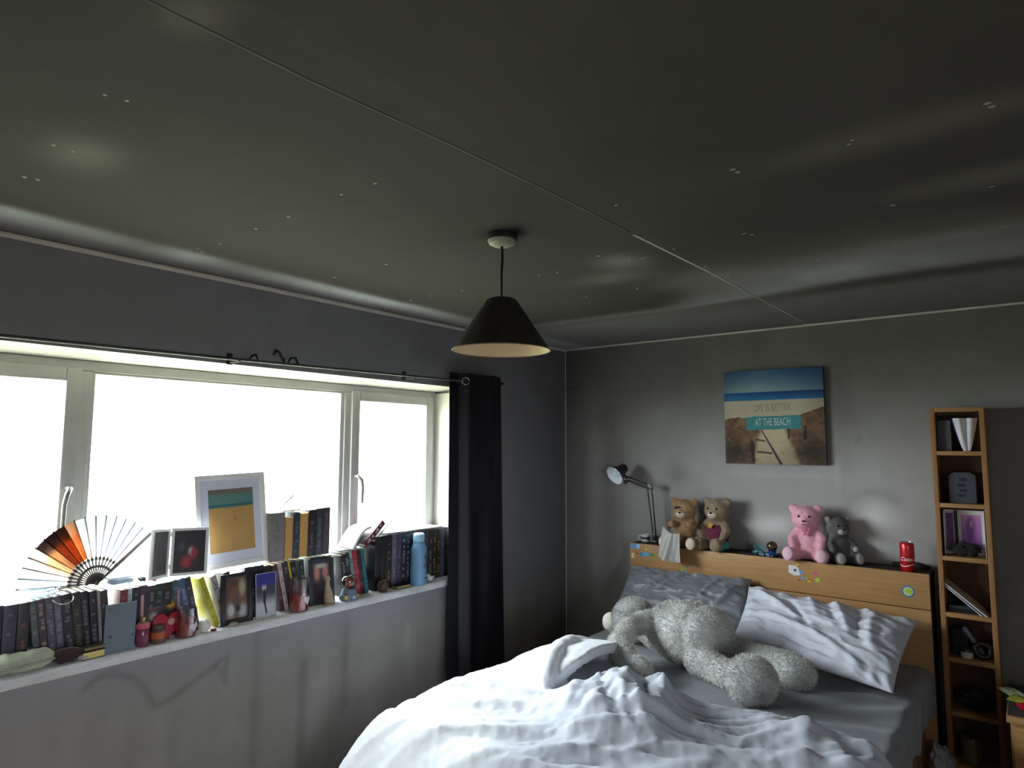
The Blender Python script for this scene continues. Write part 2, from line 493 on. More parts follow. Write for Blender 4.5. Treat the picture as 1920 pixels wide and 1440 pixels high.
WT = 0.34
left = [wall_patch('x', YB, 0, 0, WIN_Z0 - 0.03, 0, -WT, 0.014), wall_patch('x', YB, 0, WIN_Z1, H, 0, -WT),
        wall_patch('x', YB, WIN_Y0, WIN_Z0 - 0.03, WIN_Z1, 0, -WT), wall_patch('x', WIN_Y1, 0, WIN_Z0 - 0.03, WIN_Z1, 0, -WT)]
wall_left = struct('wall_left', build_wall('wall_left', 'x', left, plaster), plaster, 'smoke-darkened plaster wall holding the wide window')
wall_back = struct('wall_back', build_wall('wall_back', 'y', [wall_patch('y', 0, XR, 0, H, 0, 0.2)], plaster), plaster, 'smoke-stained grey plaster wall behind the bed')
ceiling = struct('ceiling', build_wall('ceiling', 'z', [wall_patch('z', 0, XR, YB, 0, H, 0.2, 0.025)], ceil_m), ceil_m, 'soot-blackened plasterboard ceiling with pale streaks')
pl_plain = mat('sooty_plaster_plain', (138, 136, 134), rough=0.92, var=0.1, vscale=4, bump=0.1, bscale=120)
struct('wall_right', boxes([(XR, XR + 0.2, YB, 0, 0, W2_Z0), (XR, XR + 0.2, YB, 0, W2_Z1, H), (XR, XR + 0.2, YB, W2_Y0, W2_Z0, W2_Z1), (XR, XR + 0.2, W2_Y1, 0, W2_Z0, W2_Z1)]), pl_plain, 'grey plaster wall right of the bed')
struct('wall_rear', box(0, XR, YB - 0.2, YB, 0, H), pl_plain, 'grey plaster wall opposite the bed')
floor_m = mat('oak_laminate', (150, 104, 62), rough=0.5, var=0.25, vscale=6, stretch=(14, 1, 1))
struct('floor', box(-0.0, XR, YB, 0, -0.1, 0), floor_m, 'brown wood laminate floor')

# thin coving lines and the filled corner
struct('trim_1', box(0.0005, 0.019, YB, -0.001, H - 0.019, H - 0.0005, 0.005), trim_m, 'thin pale coving line above the window')
struct('trim_2', box(0.020, XR, -0.013, -0.0005, H - 0.012, H - 0.0005, 0.003), trim_m, 'thin pale coving line above the bed')
struct('trim_3', box(0.0005, 0.008, -0.008, -0.0005, 0, H - 0.0195, 0.003), trim_m, 'pale sealed line in the corner of the walls')

# taped board joint and nail spots on the ceiling
sp = np.array([[1.80, -0.012], [1.80, -0.3], [1.792, -0.9], [1.785, -1.6], [1.765, -2.2], [1.755, -2.7], [1.735, -3.1], [1.705, -3.5], [1.69, -4.2]])
def rib_strip(path, w, t, z):
    V, F = [], []
    for i, (x, y) in enumerate(path):
        V += [(x - w, y, z), (x, y, z - t), (x + w, y, z), (x, y, z + 0.0006)]
    for i in range(len(path) - 1):
        a = i * 4
        for k in range(4): F.append((a + k, a + (k + 1) % 4, a + 4 + (k + 1) % 4, a + 4 + k))
    me = bpy.data.meshes.new('strip'); me.from_pydata(V, [], F); return finish(me, True)
seam_m = mat('joint_filler', (150, 150, 150), rough=0.85)
obj('board_joint', rib_strip(sp[:5], 0.007, 0.0003, H - 0.0003), seam_m, ceiling)
obj('board_joint', rib_strip(sp[4:], 0.005, 0.0002, H - 0.0003), mat('sooty_joint_filler', (74, 73, 69), rough=0.88), ceiling)
dots = [(1.393, -3.069), (0.947, -3.064), (0.751, -3.066), (0.478, -3.055), (1.318, -3.701), (1.306, -3.741), (0.94, -3.727), (0.938, -3.683), (0.642, -3.71), (0.65, -3.68), (0.416, -2.49), (0.763, -2.487), (0.497, -1.964), (0.7, -1.953), (1.259, -1.946), (1.529, -2.052), (1.601, -1.93), (1.804, -1.955), (1.651, -1.911), (1.804, -1.645), (1.842, -1.476), (1.398, -1.472), (1.116, -1.476), (2.079, -1.974), (2.097, -1.945), (2.538, -1.963), (2.787, -1.956), (2.531, -2.521), (2.52, -2.50), (2.807, -2.507), (2.80, -2.53), (2.239, -2.531), (2.243, -2.506), (2.479, -1.477), (2.807, -1.503), (1.246, -3.076), (2.205, -1.465), (0.343, -1.96), (1.856, -2.492), (0.33, -3.05), (0.36, -3.08), (1.17, -1.96)]
bm = bmesh.new()
for i, (x, y) in enumerate(dots):
    r = 0.0042 + 0.003 * random.random()
    add_ball(bm, (x, y, H), (r * (1 + 0.5 * random.random()), r, 0.0012), 10)
obj('nail_spots', to_mesh(bm, smooth=True), mat('clean_filler_spot', (150, 152, 146), rough=0.8), ceiling, kind='stuff')

# ---------------------------------------------------------------- window
FX = -0.20
rev_m = mat('reveal_paint', (228, 226, 214), rough=0.75, var=0.04, vscale=6)
V = [(0.0, WIN_Y0, WIN_Z1), (0.0, WIN_Y1, WIN_Z1), (FX - 0.1, WIN_Y1, WIN_Z1 - 0.03), (FX - 0.1, WIN_Y0, WIN_Z1 - 0.03),
     (0.0, WIN_Y0, WIN_Z1 + 0.0), (0.0, WIN_Y1, WIN_Z1 + 0.0), (FX - 0.1, WIN_Y1, WIN_Z1), (FX - 0.1, WIN_Y0, WIN_Z1)]
me = bpy.data.meshes.new('soffit'); me.from_pydata(V, [], [(0, 1, 2, 3), (4, 7, 6, 5), (2, 6, 7, 3), (0, 4, 5, 1), (1, 5, 6, 2), (0, 3, 7, 4)])
struct('trim_4', finish(me), rev_m, 'pale painted soffit of the window recess')
struct('trim_5', box(FX - 0.1, -0.001, WIN_Y1 - 0.012, WIN_Y1, WIN_Z0, WIN_Z1 - 0.03), rev_m, 'pale painted reveal at the curtain end of the window')
struct('trim_6', box(FX - 0.1, -0.001, WIN_Y0, WIN_Y0 + 0.012, WIN_Z0, WIN_Z1 - 0.03), rev_m, 'pale painted reveal at the far left end of the window')

glass_m = clear_mat('window_glass', (248, 252, 252), 0.05, 0.01)
handle_m = mat('pale_handle_metal', (128, 126, 122), rough=0.35, metal=0.3)
def rect_frame(y0, y1, z0, z1, wl, wr, wb, wt, x0, x1, bev=0.006):
    return boxes([(x0, x1, y0, y0 + wl, z0, z1), (x0, x1, y1 - wr, y1, z0, z1), (x0, x1, y0 + wl - 0.001, y1 - wr + 0.001, z0, z0 + wb), (x0, x1, y0 + wl - 0.001, y1 - wr + 0.001, z1 - wt, z1)], bev)
zb, zt = WIN_Z0 + 0.012, 1.990
wy0, wy1 = WIN_Y0 + 0.012, WIN_Y1 - 0.012
window = thing('window_1', 'wide three-light white plastic window blown out by daylight', 'window', (0, 0, 0)); window['kind'] = 'structure'
obj('outer_frame', rect_frame(wy0, wy1, zb, zt, 0.045, 0.045, 0.05, 0.042, FX - 0.06, FX), pvc, window)
obj('mullion', box(FX - 0.06, FX, -1.944, -1.899, zb + 0.05, zt - 0.042, 0.006), pvc, window)
obj('mullion', box(FX - 0.06, FX, -3.269, -3.224, zb + 0.05, zt - 0.042, 0.006), pvc, window)
def sash(y0, y1, proud, hinge_right):
    f = obj('sash', rect_frame(y0, y1, zb + 0.04, zt - 0.034, 0.058, 0.058, 0.06, 0.056, FX - 0.045, FX + proud, 0.008), pvc, window)
    obj('pane', box(FX - 0.03, FX - 0.026, y0 + 0.05, y1 - 0.05, zb + 0.09, zt - 0.08), glass_m, f)
    hy = y0 + 0.03 if hinge_right else y1 - 0.03
    hz = 1.47
    hp = obj('handle', tube([(FX + proud, hy, hz), (FX + proud + 0.03, hy, hz), (FX + proud + 0.045, hy + 0.012 * (1 if hinge_right else -1), hz - 0.02),
                        (FX + proud + 0.045, hy + 0.02 * (1 if hinge_right else -1), hz - 0.06), (FX + proud + 0.042, hy + 0.02 * (1 if hinge_right else -1), hz - 0.15)], [0.012, 0.011, 0.010, 0.009, 0.008], 10), handle_m, f)
sash(-1.905, wy1 - 0.036, 0.016, True)
sash(wy0 + 0.036, -3.262, 0.016, False)
obj('glazing_bead', rect_frame(-3.226, -1.942, zb + 0.048, zt - 0.04, 0.02, 0.026, 0.02, 0.012, FX - 0.04, FX - 0.01, 0.004), pvc, window)
obj('pane', box(FX - 0.03, FX - 0.026, -3.215, -1.96, zb + 0.06, zt - 0.05), glass_m, window)

# sill board: painted, worn
def sill_mesh():
    ny = 160
    ys = np.linspace(WIN_Y0, WIN_Y1, ny)
    prof = [(FX - 0.02, WIN_Z0 - 0.03), (FX - 0.02, WIN_Z0), (0.022, WIN_Z0), (0.029, WIN_Z0 - 0.003), (0.032, WIN_Z0 - 0.010), (0.032, WIN_Z0 - 0.032), (0.028, WIN_Z0 - 0.040), (0.0, WIN_Z0 - 0.041)]
    P = np.array([[(x, y, z) for (x, z) in prof] for y in ys])
    wob = 0.0015 * (fbm(ys * 9, ys * 0, 3, 4) - 0.5)
    P[:, 3:7, 0] += wob[:, None] * 2
    me = grid(P)
    bm = bmesh.new(); bm.from_mesh(me)
    bmesh.ops.recalc_face_normals(bm, faces=bm.faces[:])
    return to_mesh(bm, smooth=True, angle=50)
sill_m = mat('worn_sill_paint', (214, 214, 218), rough=0.6, var=0.24, vscale=9, stretch=(1, 0.6, 3), bump=0.2, bscale=40)
struct('trim_7', sill_mesh(), sill_m, 'worn pale painted window sill crowded with books')

# world outside: a lawn far below the window
lawn_m = mat('lawn', (128, 131, 104), rough=0.95, var=0.2, vscale=0.4)
struct('ground_outside', box(-90, 90, -90, 90, -3.3, -3.0), lawn_m, 'lawn outside below the window')
added_window2 = thing('added_window_2', 'small unseen side window added beside the camera as fill light', 'window', (0, 0, 0)); added_window2['kind'] = 'structure'  # added out of view to light the window wall from inside
obj('outer_frame', rect_frame(W2_Y0, W2_Y1, W2_Z0, W2_Z1, 0.05, 0.05, 0.05, 0.05, XR + 0.10, XR + 0.16), pvc, added_window2)
obj('pane', box(XR + 0.125, XR + 0.13, W2_Y0 + 0.045, W2_Y1 - 0.045, W2_Z0 + 0.045, W2_Z1 - 0.045), glass_m, added_window2)

# ================================================================ headboard, bed, bedding
beech = mat('beech_veneer', (182, 138, 90), rough=0.45, var=0.16, vscale=5, stretch=(1.2, 8, 14), spec=0.4)
beech_v = mat('beech_veneer_upright', (178, 130, 82), rough=0.5, var=0.16, vscale=5, stretch=(14, 8, 1.2), spec=0.4)
sootblack = mat('soot_covered_board', (34, 32, 31), rough=0.85, var=0.25, vscale=14, bump=0.2)
HBX0, HBX1, HBZ = 0.667, 2.389, 0.994
hb = thing('headboard', 'wide beech headboard with shelf top, dotted with stickers', 'headboard', (0, 0, 0))
obj('front_panel', box(HBX0, HBX1, -0.222, -0.202, 0.815, HBZ, 0.0025), beech, hb)
obj('front_panel', box(HBX0, HBX1, -0.222, -0.202, 0.0, 0.811, 0.0025), beech, hb)
obj('top_shelf', box(HBX0 + 0.002, HBX1 - 0.001, -0.2015, -0.012, HBZ - 0.022, HBZ - 0.002, 0.001), sootblack, hb)
obj('side_panel', box(HBX1 - 0.022, HBX1 - 0.001, -0.2015, -0.012, 0.0, HBZ - 0.0225, 0.001), sootblack, hb)
obj('side_panel', box(HBX0 + 0.002, HBX0 + 0.022, -0.2015, -0.012, 0.0, HBZ - 0.0225, 0.001), sootblack, hb)
def flat_shape(poly, t=0.0008):
    return prism(poly, -t, 0)
def circ(r, n=14, sq=1.0):
    return [(r * math.cos(2 * math.pi * k / n), r * sq * math.sin(2 * math.pi * k / n)) for k in range(n)]
def heart(r):
    return [(r * 16 * math.sin(t) ** 3 / 17, r * (13 * math.cos(t) - 5 * math.cos(2 * t) - 2 * math.cos(3 * t) - math.cos(4 * t)) / 17) for t in np.linspace(0, 2 * math.pi, 20)[:-1]]
def star(r, n=5):
    return [((r if k % 2 == 0 else r * 0.5) * math.sin(math.pi * k / n), (r if k % 2 == 0 else r * 0.5) * math.cos(math.pi * k / n)) for k in range(2 * n)]
SC = dict(blue=(92, 168, 236), pale=(150, 210, 250), red=(200, 50, 46), yellow=(222, 196, 60), green=(70, 150, 80), pink=(226, 70, 150), orange=(230, 130, 50), lime=(178, 206, 60), cream=(222, 214, 170), white=(226, 230, 230), violet=(90, 60, 110), teal=(70, 130, 160))
def sticker(x, z, poly, c, y=-0.2222):
    return obj('sticker', flat_shape(poly), mat('sticker_' + c, SC[c], rough=0.35, spec=0.6), hb, (x, y, z))
sq = lambda w, h: [(-w, -h), (w, -h), (w, h), (-w, h)]
for x, z, p, c in ((0.692, 0.972, sq(0.017, 0.016), 'blue'), (0.730, 0.974, sq(0.013, 0.014), 'pale'), (0.69, 0.912, sq(0.011, 0.017), 'cream'), (0.724, 0.93, heart(0.01), 'red'),
                   (0.75, 0.924, circ(0.013), 'teal'), (0.775, 0.926, circ(0.015), 'blue'), (0.80, 0.93, circ(0.012), 'blue'), (0.822, 0.93, heart(0.013), 'green'), (0.84, 0.928, star(0.013), 'green'), (0.79, 0.962, star(0.012), 'yellow'),
                   (1.035, 0.888, star(0.008), 'yellow'), (1.048, 0.872, star(0.009), 'lime'), (1.062, 0.888, circ(0.007), 'orange'), (1.076, 0.886, circ(0.009), 'teal'), (1.04, 0.852, circ(0.008), 'lime'), (1.064, 0.85, circ(0.009), 'blue'), (1.045, 0.905, heart(0.009), 'red'),
                   (1.725, 0.938, [(-0.03, -0.015), (0.0, -0.03), (0.034, -0.026), (0.026, 0.01), (0.01, 0.028), (-0.028, 0.026)], 'white'),
                   (1.745, 0.972, heart(0.009), 'yellow'), (1.765, 0.93, circ(0.01), 'blue'), (1.772, 0.898, circ(0.009), 'blue'), (1.752, 0.885, star(0.008), 'red'), (1.79, 0.9, star(0.008), 'lime'), (1.806, 0.9, heart(0.011), 'orange'), (1.806, 0.888, circ(0.009), 'yellow'), (1.822, 0.94, star(0.008), 'orange'), (1.84, 0.932, heart(0.012), 'pink'), (1.85, 0.897, circ(0.013), 'lime')):
    sticker(x, z, p, c)
sticker(1.732, 0.938, heart(0.010), 'violet', -0.2234)
sticker(2.292, 0.897, circ(0.030, 20), 'teal'); sticker(2.292, 0.897, circ(0.022, 18), 'white', -0.2233); sticker(2.292, 0.897, circ(0.017, 18), 'lime', -0.2243)

# bed frame
BX0, BX1, BY0, BY1, BZ = 0.72, 2.36, -2.42, -0.228, 0.52
bed = thing('bed_frame', 'low wooden bed frame under the grey bedding', 'bed', (0, 0, 0))
obj('side_rail', box(BX1 - 0.05, BX1 - 0.025, BY0, BY1, 0.12, 0.29, 0.004), beech_v, bed)
obj('side_rail', box(BX0 + 0.025, BX0 + 0.05, BY0, BY1, 0.12, 0.29, 0.004), beech_v, bed)
obj('foot_rail', box(BX0 + 0.051, BX1 - 0.051, BY0, BY0 + 0.025, 0.12, 0.29, 0.004), beech, bed)
for x in (BX0 + 0.055, BX1 - 0.115):
    for y in (BY0 + 0.03, BY1 - 0.1): obj('leg', box(x, x + 0.06, y, y + 0.06, 0, 0.25, 0.004), beech_v, bed)
for k in range(10):
    y = BY0 + 0.12 + k * 0.205
    obj('slat', box(BX0 + 0.051, BX1 - 0.051, y, y + 0.08, 0.252, 0.27, 0.003), beech, bed)

def superbox(x0, x1, y0, y1, z0, z1, p=7, nu=64, nv=24, amp=0.0, seed=1):
    u, v = np.meshgrid(np.linspace(0, 2 * math.pi, nu, endpoint=False), np.linspace(-math.pi / 2, math.pi / 2, nv))
    s = lambda a: np.sign(a) * np.abs(a) ** (2.0 / p)
    X = s(np.cos(v)) * s(np.cos(u)); Y = s(np.cos(v)) * s(np.sin(u)); Z = s(np.sin(v))
    P = np.stack([(x0 + x1) / 2 + X * (x1 - x0) / 2, (y0 + y1) / 2 + Y * (y1 - y0) / 2, (z0 + z1) / 2 + Z * (z1 - z0) / 2], -1)
    return P
tick_m = mat('mattress_ticking', (196, 198, 214), rough=0.8, var=0.12, vscale=30)
mt = thing('mattress', 'pale mattress with blue piping under the grey sheet', 'mattress', (0, 0, 0))
obj('body', box(BX0 + 0.01, BX1 - 0.01, BY0 + 0.01, BY1 - 0.002, 0.292, BZ - 0.008, 0.035, 4), tick_m, mt)
for z in (0.325, 0.475):
    pts = [(BX0 + 0.03, BY0 + 0.008, z), (BX1 - 0.03, BY0 + 0.008, z), (BX1 - 0.008, BY0 + 0.03, z), (BX1 - 0.008, BY1 - 0.03, z)]
    obj('piping', tube(pts, 0.005, 6), mat('blue_piping', (70, 84, 150), rough=0.7), mt)

sheet_m = mat('charcoal_velour_sheet', (122, 125, 132), rough=0.75, sheen=0.25, var=0.14, vscale=10, bump=0.25, bscale=220)
def sheet_mesh():
    nx, ny = 150, 190
    # unrolled profile across x: right side hangs, left side hangs
    xs = []
    s = np.linspace(-1, 1, nx)
    W = (BX1 - BX0) / 2 + 0.012; cx = (BX0 + BX1) / 2
    P = np.zeros((ny, nx, 3))
    ys = np.linspace(BY1 - 0.004, BY0 - 0.012, ny)
    tot = W + 0.17
    for j, y in enumerate(ys):
        d = s * tot
        over = np.clip(np.abs(d) - (W - 0.03), 0, None)
        ang = np.clip(over / 0.03, 0, math.pi / 2)
        x = np.where(over <= 0, d, np.sign(d) * (W - 0.03 + 0.03 * np.sin(ang)))
        z = np.where(over <= 0, 0, -0.03 * (1 - np.cos(ang)) - np.clip(over - 0.03 * math.pi / 2, 0, None))
        hem = 1.0
        z = np.where(z < -0.03, -0.03 + (z + 0.03) * (0.75 + 0.35 * vnoise(np.full(nx, y * 6), np.sign(d) * 3, 5)), z)
        P[j, :, 0] = cx + x; P[j, :, 1] = y; P[j, :, 2] = BZ + z
    X, Y = P[..., 0].copy(), P[..., 1].copy()
    top = np.clip((P[..., 2] - (BZ - 0.03)) / 0.03, 0, 1)
    wr = 0.012 * (fbm(X * 3 + Y * 1.5, Y * 3 - X, 4, 44) - 0.35)
    # creases pulled from the right head corner and below the pillow
    for a, b, c_, d_, wdt, k in ((2.25, -0.9, 1.75, -1.05, 0.05, 0.016), (2.36, -0.95, 2.0, -1.25, 0.05, 0.012), (2.34, -0.6, 1.9, -1.3, 0.06, 0.01), (2.36, -1.25, 1.85, -1.4, 0.05, 0.012)):
        wr = wr + k * np.exp(-(seg(X, Y, a, b, c_, d_) / wdt) ** 2)
    P[..., 2] += np.maximum(wr, 0.0) * top + 0.001
    side = 1 - top
    P[..., 0] += side * np.sign(X - cx) * (0.006 + 0.016 * fbm(Y * 7, P[..., 2] * 4, 3, 9))
    me = grid(P)
    return me
sh = obj('fitted_sheet', thicken(sheet_mesh(), 0.003), sheet_m)
tag(sh, 'charcoal velour fitted sheet stretched over the mattress', 'sheet')

# pillows: bilinear patch between four corners, plumped along the normal
def pillow(name, corners, T, m, label, seed, wrk, sag=(0, 0)):
    n = 90
    u, v = np.meshgrid(np.linspace(-1, 1, n), np.linspace(-1, 1, n))
    c = [np.array(k, float) for k in corners]   # bottom left, bottom right, top right, top left
    a, b = ((u + 1) / 2)[..., None], ((v + 1) / 2)[..., None]
    # pull the edges in between the corners
    pin = 0.055
    a2 = a + 0 * a; b2 = b + 0 * b
    ee = (1 - u ** 2)[..., None]; ff = (1 - v ** 2)[..., None]
    b2 = 0.5 + (b - 0.5) * (1 - pin * 1.2 * ee); a2 = 0.5 + (a - 0.5) * (1 - pin * 0.8 * ff)
    M = (c[0] * (1 - a2) + c[1] * a2) * (1 - b2) + (c[3] * (1 - a2) + c[2] * a2) * b2
    nrm = np.cross(c[1] - c[0], c[3] - c[0]); nrm /= np.linalg.norm(nrm)
    th = T * (np.clip(1 - np.abs(u) ** 3.0, 0, 1) * np.clip(1 - np.abs(v) ** 2.6, 0, 1)) ** 0.55
    edge = np.clip(1 - np.maximum(np.abs(u), np.abs(v)), 0, 1)
    # wrinkles: radiating from seams plus crumple
    wr = np.zeros_like(u)
    for (uu_, vv_, du, dv, wd, amp) in wrk:
        d = seg(u, v, uu_, vv_, uu_ + du, vv_ + dv)
        wr += amp * np.exp(-(d / wd) ** 2)
    fine = (np.abs(fbm(u * 4 + v, v * 4, 4, seed) - 0.5) * 2) ** 0.7
    fold = np.clip(1 - np.abs(2.4 * fbm(u * 2.2 + v * 1.4 + 2, v * 2.0 - u * 0.8, 3, seed + 9) - 1.2), 0, 1) ** 2
    wr += 0.020 * (fold - 0.3) * sstep(0, 0.15, edge)
    wr += 0.008 * (fine - 0.4) * sstep(0, 0.15, edge)
    wr += 0.010 * np.sin((u * 9 + 3 * fbm(u * 2, v * 2, 2, seed + 3)) * 2.3) * np.exp(-((np.abs(v) - 1) / 0.28) ** 2)
    wr += 0.008 * np.sin((v * 7 + 3 * fbm(u * 2, v * 2, 2, seed + 5)) * 2.5) * np.exp(-((np.abs(u) - 1) / 0.22) ** 2)
    wr *= sstep(0.0, 0.08, edge)
    front = M + nrm * (th + wr)[..., None]
    back = M - nrm * (th * 0.75)[..., None]
    bm = bmesh.new()
    for P, fl in ((front, False), (back, True)):
        vs = [[bm.verts.new(P[i, j]) for j in range(n)] for i in range(n)]
        for i in range(n - 1):
            for j in range(n - 1):
                q = (vs[i][j], vs[i][j + 1], vs[i + 1][j + 1], vs[i + 1][j])
                bm.faces.new(q[::-1] if fl else q)
    bmesh.ops.remove_doubles(bm, verts=bm.verts[:], dist=0.0008)
    o = obj(name, to_mesh(bm, smooth=True), m)
    return tag(o, label, 'pillow', 'pillows against the headboard')
pil_d = mat('dark_silver_crushed_satin', (126, 129, 136), rough=0.42, sheen=0.2, var=0.16, vscale=12, spec=0.5)
pil_l = mat('pale_grey_brushed_cotton', (206, 208, 220), rough=0.75, sheen=0.15, var=0.08, vscale=14, bump=0.15, bscale=200)
pillow('pillow', ((0.70, -0.56, 0.575), (1.56, -0.54, 0.59), (1.50, -0.27, 0.865), (0.71, -0.285, 0.86)), 0.065, pil_d, 'dark silver-grey pillow propped behind the big grey teddy', 31,
       [(-0.6, -0.2, 0.3, 0.7, 0.05, 0.016), (-0.3, 0.1, 0.25, 0.6, 0.05, 0.016), (0.1, 0.1, 0.3, 0.5, 0.05, 0.02), (0.35, 0.0, 0.2, 0.7, 0.04, 0.02), (0.6, -0.2, 0.25, 0.7, 0.05, 0.022), (0.75, 0.2, 0.2, 0.5, 0.04, 0.018)])
pillow('pillow', ((1.50, -0.66, 0.58), (2.30, -0.86, 0.565), (2.345, -0.31, 0.775), (1.50, -0.33, 0.835)), 0.085, pil_l, 'pale grey crumpled pillow lying at the right of the bed', 57,
       [(-0.9, 0.8, 0.5, -0.5, 0.06, 0.022), (-0.1, 0.75, 0.15, -0.5, 0.06, 0.018), (0.05, 0.85, 0.2, -0.6, 0.05, -0.018), (0.2, 0.8, 0.25, -0.75, 0.055, 0.022), (0.42, 0.85, 0.12, -0.9, 0.06, -0.018), (0.62, 0.7, 0.1, -0.9, 0.06, 0.020),
        (-0.6, 0.0, 0.7, -0.35, 0.07, 0.018), (-0.5, -0.5, 0.8, -0.25, 0.06, -0.018), (0.1, -0.3, 0.5, -0.4, 0.07, 0.016), (-0.35, 0.55, 0.3, -0.6, 0.05, -0.02)])

# ---------------------------------------------------------------- duvet
duv_m = mat('silver_grey_duvet_cotton', (206, 209, 218), rough=0.7, sheen=0.2, attr=True, var=0.06, vscale=12, bump=0.22, bscale=22)
EDGE = np.array([[0.3, -1.12], [0.7, -1.10], [0.95, -1.10], [1.15, -1.22], [1.36, -1.40], [1.55, -1.56], [1.75, -1.57], [1.96, -1.46], [2.16, -1.48], [2.40, -1.56], [2.8, -1.65]])
def duvet_top(X, Y):
    e = np.interp(X, EDGE[:, 0], EDGE[:, 1])
    ins = e - Y                                     # >0 inside the duvet
    h = 0.055 * sstep(0.0, 0.07, ins)
    # side and foot overhang
    dl = np.clip(BX0 + 0.05 - X, 0, None); df = np.clip((BY0 - 0.02) - Y, 0, None); dr = np.clip(X - (BX1 - 0.0), 0, None)
    dd = np.hypot(np.maximum(dl, dr * 1.2), df * 1.0)
    drop = 1.1 * dd ** 1.35 * 1.9
    return BZ + h - drop, ins, dd
def lump(X, Y, cx, cy, rx, ry, ang, p=1.0):
    c, s = math.cos(R(ang)), math.sin(R(ang))
    u = ((X - cx) * c + (Y - cy) * s) / rx; v = (-(X - cx) * s + (Y - cy) * c) / ry
    return np.exp(-(u * u + v * v) ** p)
def ridge(X, Y, ax, ay, bx, by, wd, amp, skew=0.4):
    d = seg(X, Y, ax, ay, bx, by)
    side = np.sign((bx - ax) * (Y - ay) - (by - ay) * (X - ax))
    ww = wd * np.where(side > 0, 1.0, 1 + skew)
    return amp * np.exp(-(d / ww) ** 1.7)
def aniso(X, Y, ang, fa, fc, seed, warp=0.06):
    c, s_ = math.cos(R(ang)), math.sin(R(ang))
    wx = X + warp * (fbm(X * 3.5, Y * 3.5, 2, seed + 1) - 0.5); wy = Y + warp * (fbm(X * 3.5, Y * 3.5, 2, seed + 2) - 0.5)
    n = fbm((wx * c + wy * s_) * fa, (-wx * s_ + wy * c) * fc, 2, seed)
    return np.clip(1 - np.abs(2.4 * n - 1.2), 0, 1) ** 1.6
def duvet_field(X, Y):
    Z, ins, dd = duvet_top(X, Y)
    k = sstep(0.0, 0.10, ins)
    wx = X + 0.05 * (fbm(X * 4, Y * 4, 3, 71) - 0.5); wy = Y + 0.05 * (fbm(X * 4, Y * 4, 3, 72) - 0.5)
    g = np.zeros_like(X)
    # broad billow on the window side
    g += 0.035 * lump(X, Y, 0.95, -2.0, 0.35, 0.4, 0)
    # bunch in the middle of the bed
    B = lump(X, Y, 1.50, -1.90, 0.23, 0.27, 25, 1.6)
    g += 0.062 * B + 0.014 * lump(X, Y, 1.38, -1.66, 0.13, 0.10, 10, 1.3) + 0.03 * lump(X, Y, 1.66, -2.0, 0.2, 0.2, 0)
    # long soft folds running across the window side
    for (ax, ay, bx, by, wd, am) in ((0.85, -2.30, 1.42, -1.95, 0.032, 0.020), (0.80, -2.12, 1.25, -1.90, 0.026, 0.014), (0.95, -2.48, 1.50, -2.12, 0.032, 0.022), (1.05, -2.62, 1.6, -2.26, 0.03, 0.016),
                                     (1.60, -1.66, 2.05, -1.55, 0.03, 0.035), (1.66, -1.78, 2.02, -1.64, 0.03, 0.032), (1.72, -1.95, 2.15, -1.70, 0.055, 0.05), (2.05, -1.72, 2.32, -1.64, 0.05, 0.035), (1.75, -2.15, 2.3, -1.85, 0.045, 0.03),
                                     (2.12, -1.60, 2.2, -1.95, 0.03, 0.018), (1.5, -2.2, 1.95, -2.02, 0.03, 0.024), (2.25, -1.74, 2.4, -2.0, 0.035, 0.02)):
        g += ridge(wx, wy, ax, ay, bx, by, wd, am)
    # crumple of the bunch: sharp folds fanning down from its crest
    for (ax, ay, bx, by, wd, am) in ((1.30, -1.62, 1.44, -1.96, 0.020, 0.030), (1.42, -1.58, 1.55, -1.9, 0.018, 0.034), (1.37, -1.70, 1.46, -2.06, 0.018, -0.030), (1.50, -1.64, 1.64, -1.92, 0.018, -0.036), (1.26, -1.80, 1.38, -2.05, 0.022, 0.028),
                                     (1.55, -1.62, 1.72, -1.86, 0.020, 0.030), (1.28, -1.54, 1.50, -1.60, 0.018, 0.022), (1.42, -2.0, 1.62, -2.12, 0.025, 0.026), (1.56, -1.95, 1.76, -2.06, 0.025, 0.024), (1.46, -1.62, 1.49, -1.80, 0.014, -0.03)):
        g += ridge(wx, wy, ax, ay, bx, by, wd, am * 0.75)
    left_ = sstep(1.55, 1.2, X)
    g += 0.018 * aniso(X, Y, 36, 1.3, 11.0, 300) * (0.35 + 0.65 * sstep(-1.8, -2.1, Y)) * left_
    g += (0.034 * aniso(X, Y, 24, 1.6, 9.0, 310) + 0.014 * aniso(X, Y, 40, 3.0, 18.0, 315)) * (1 - left_)
    th_ = np.arctan2(Y + 1.45, X - 1.45); ra_ = np.hypot(Y + 1.45, X - 1.45)
    g += 0.012 * B * np.clip(1 - np.abs(2.4 * fbm(th_ * 3.0 + 1.2 * fbm(X * 5, Y * 5, 2, 8), ra_ * 2.2, 2, 320) - 1.2), 0, 1) ** 1.5
    g += 0.062 * B * aniso(X, Y, 122, 1.2, 6.5, 340, 0.14) + 0.020 * B * aniso(X, Y, 104, 1.8, 13.0, 345, 0.12)
    g += 0.004 * (fbm(wx * 13, wy * 13, 3, 90) - 0.5)
    return Z + g * k * (1 - 0.5 * np.clip(dd / 0.3, 0, 1)), ins
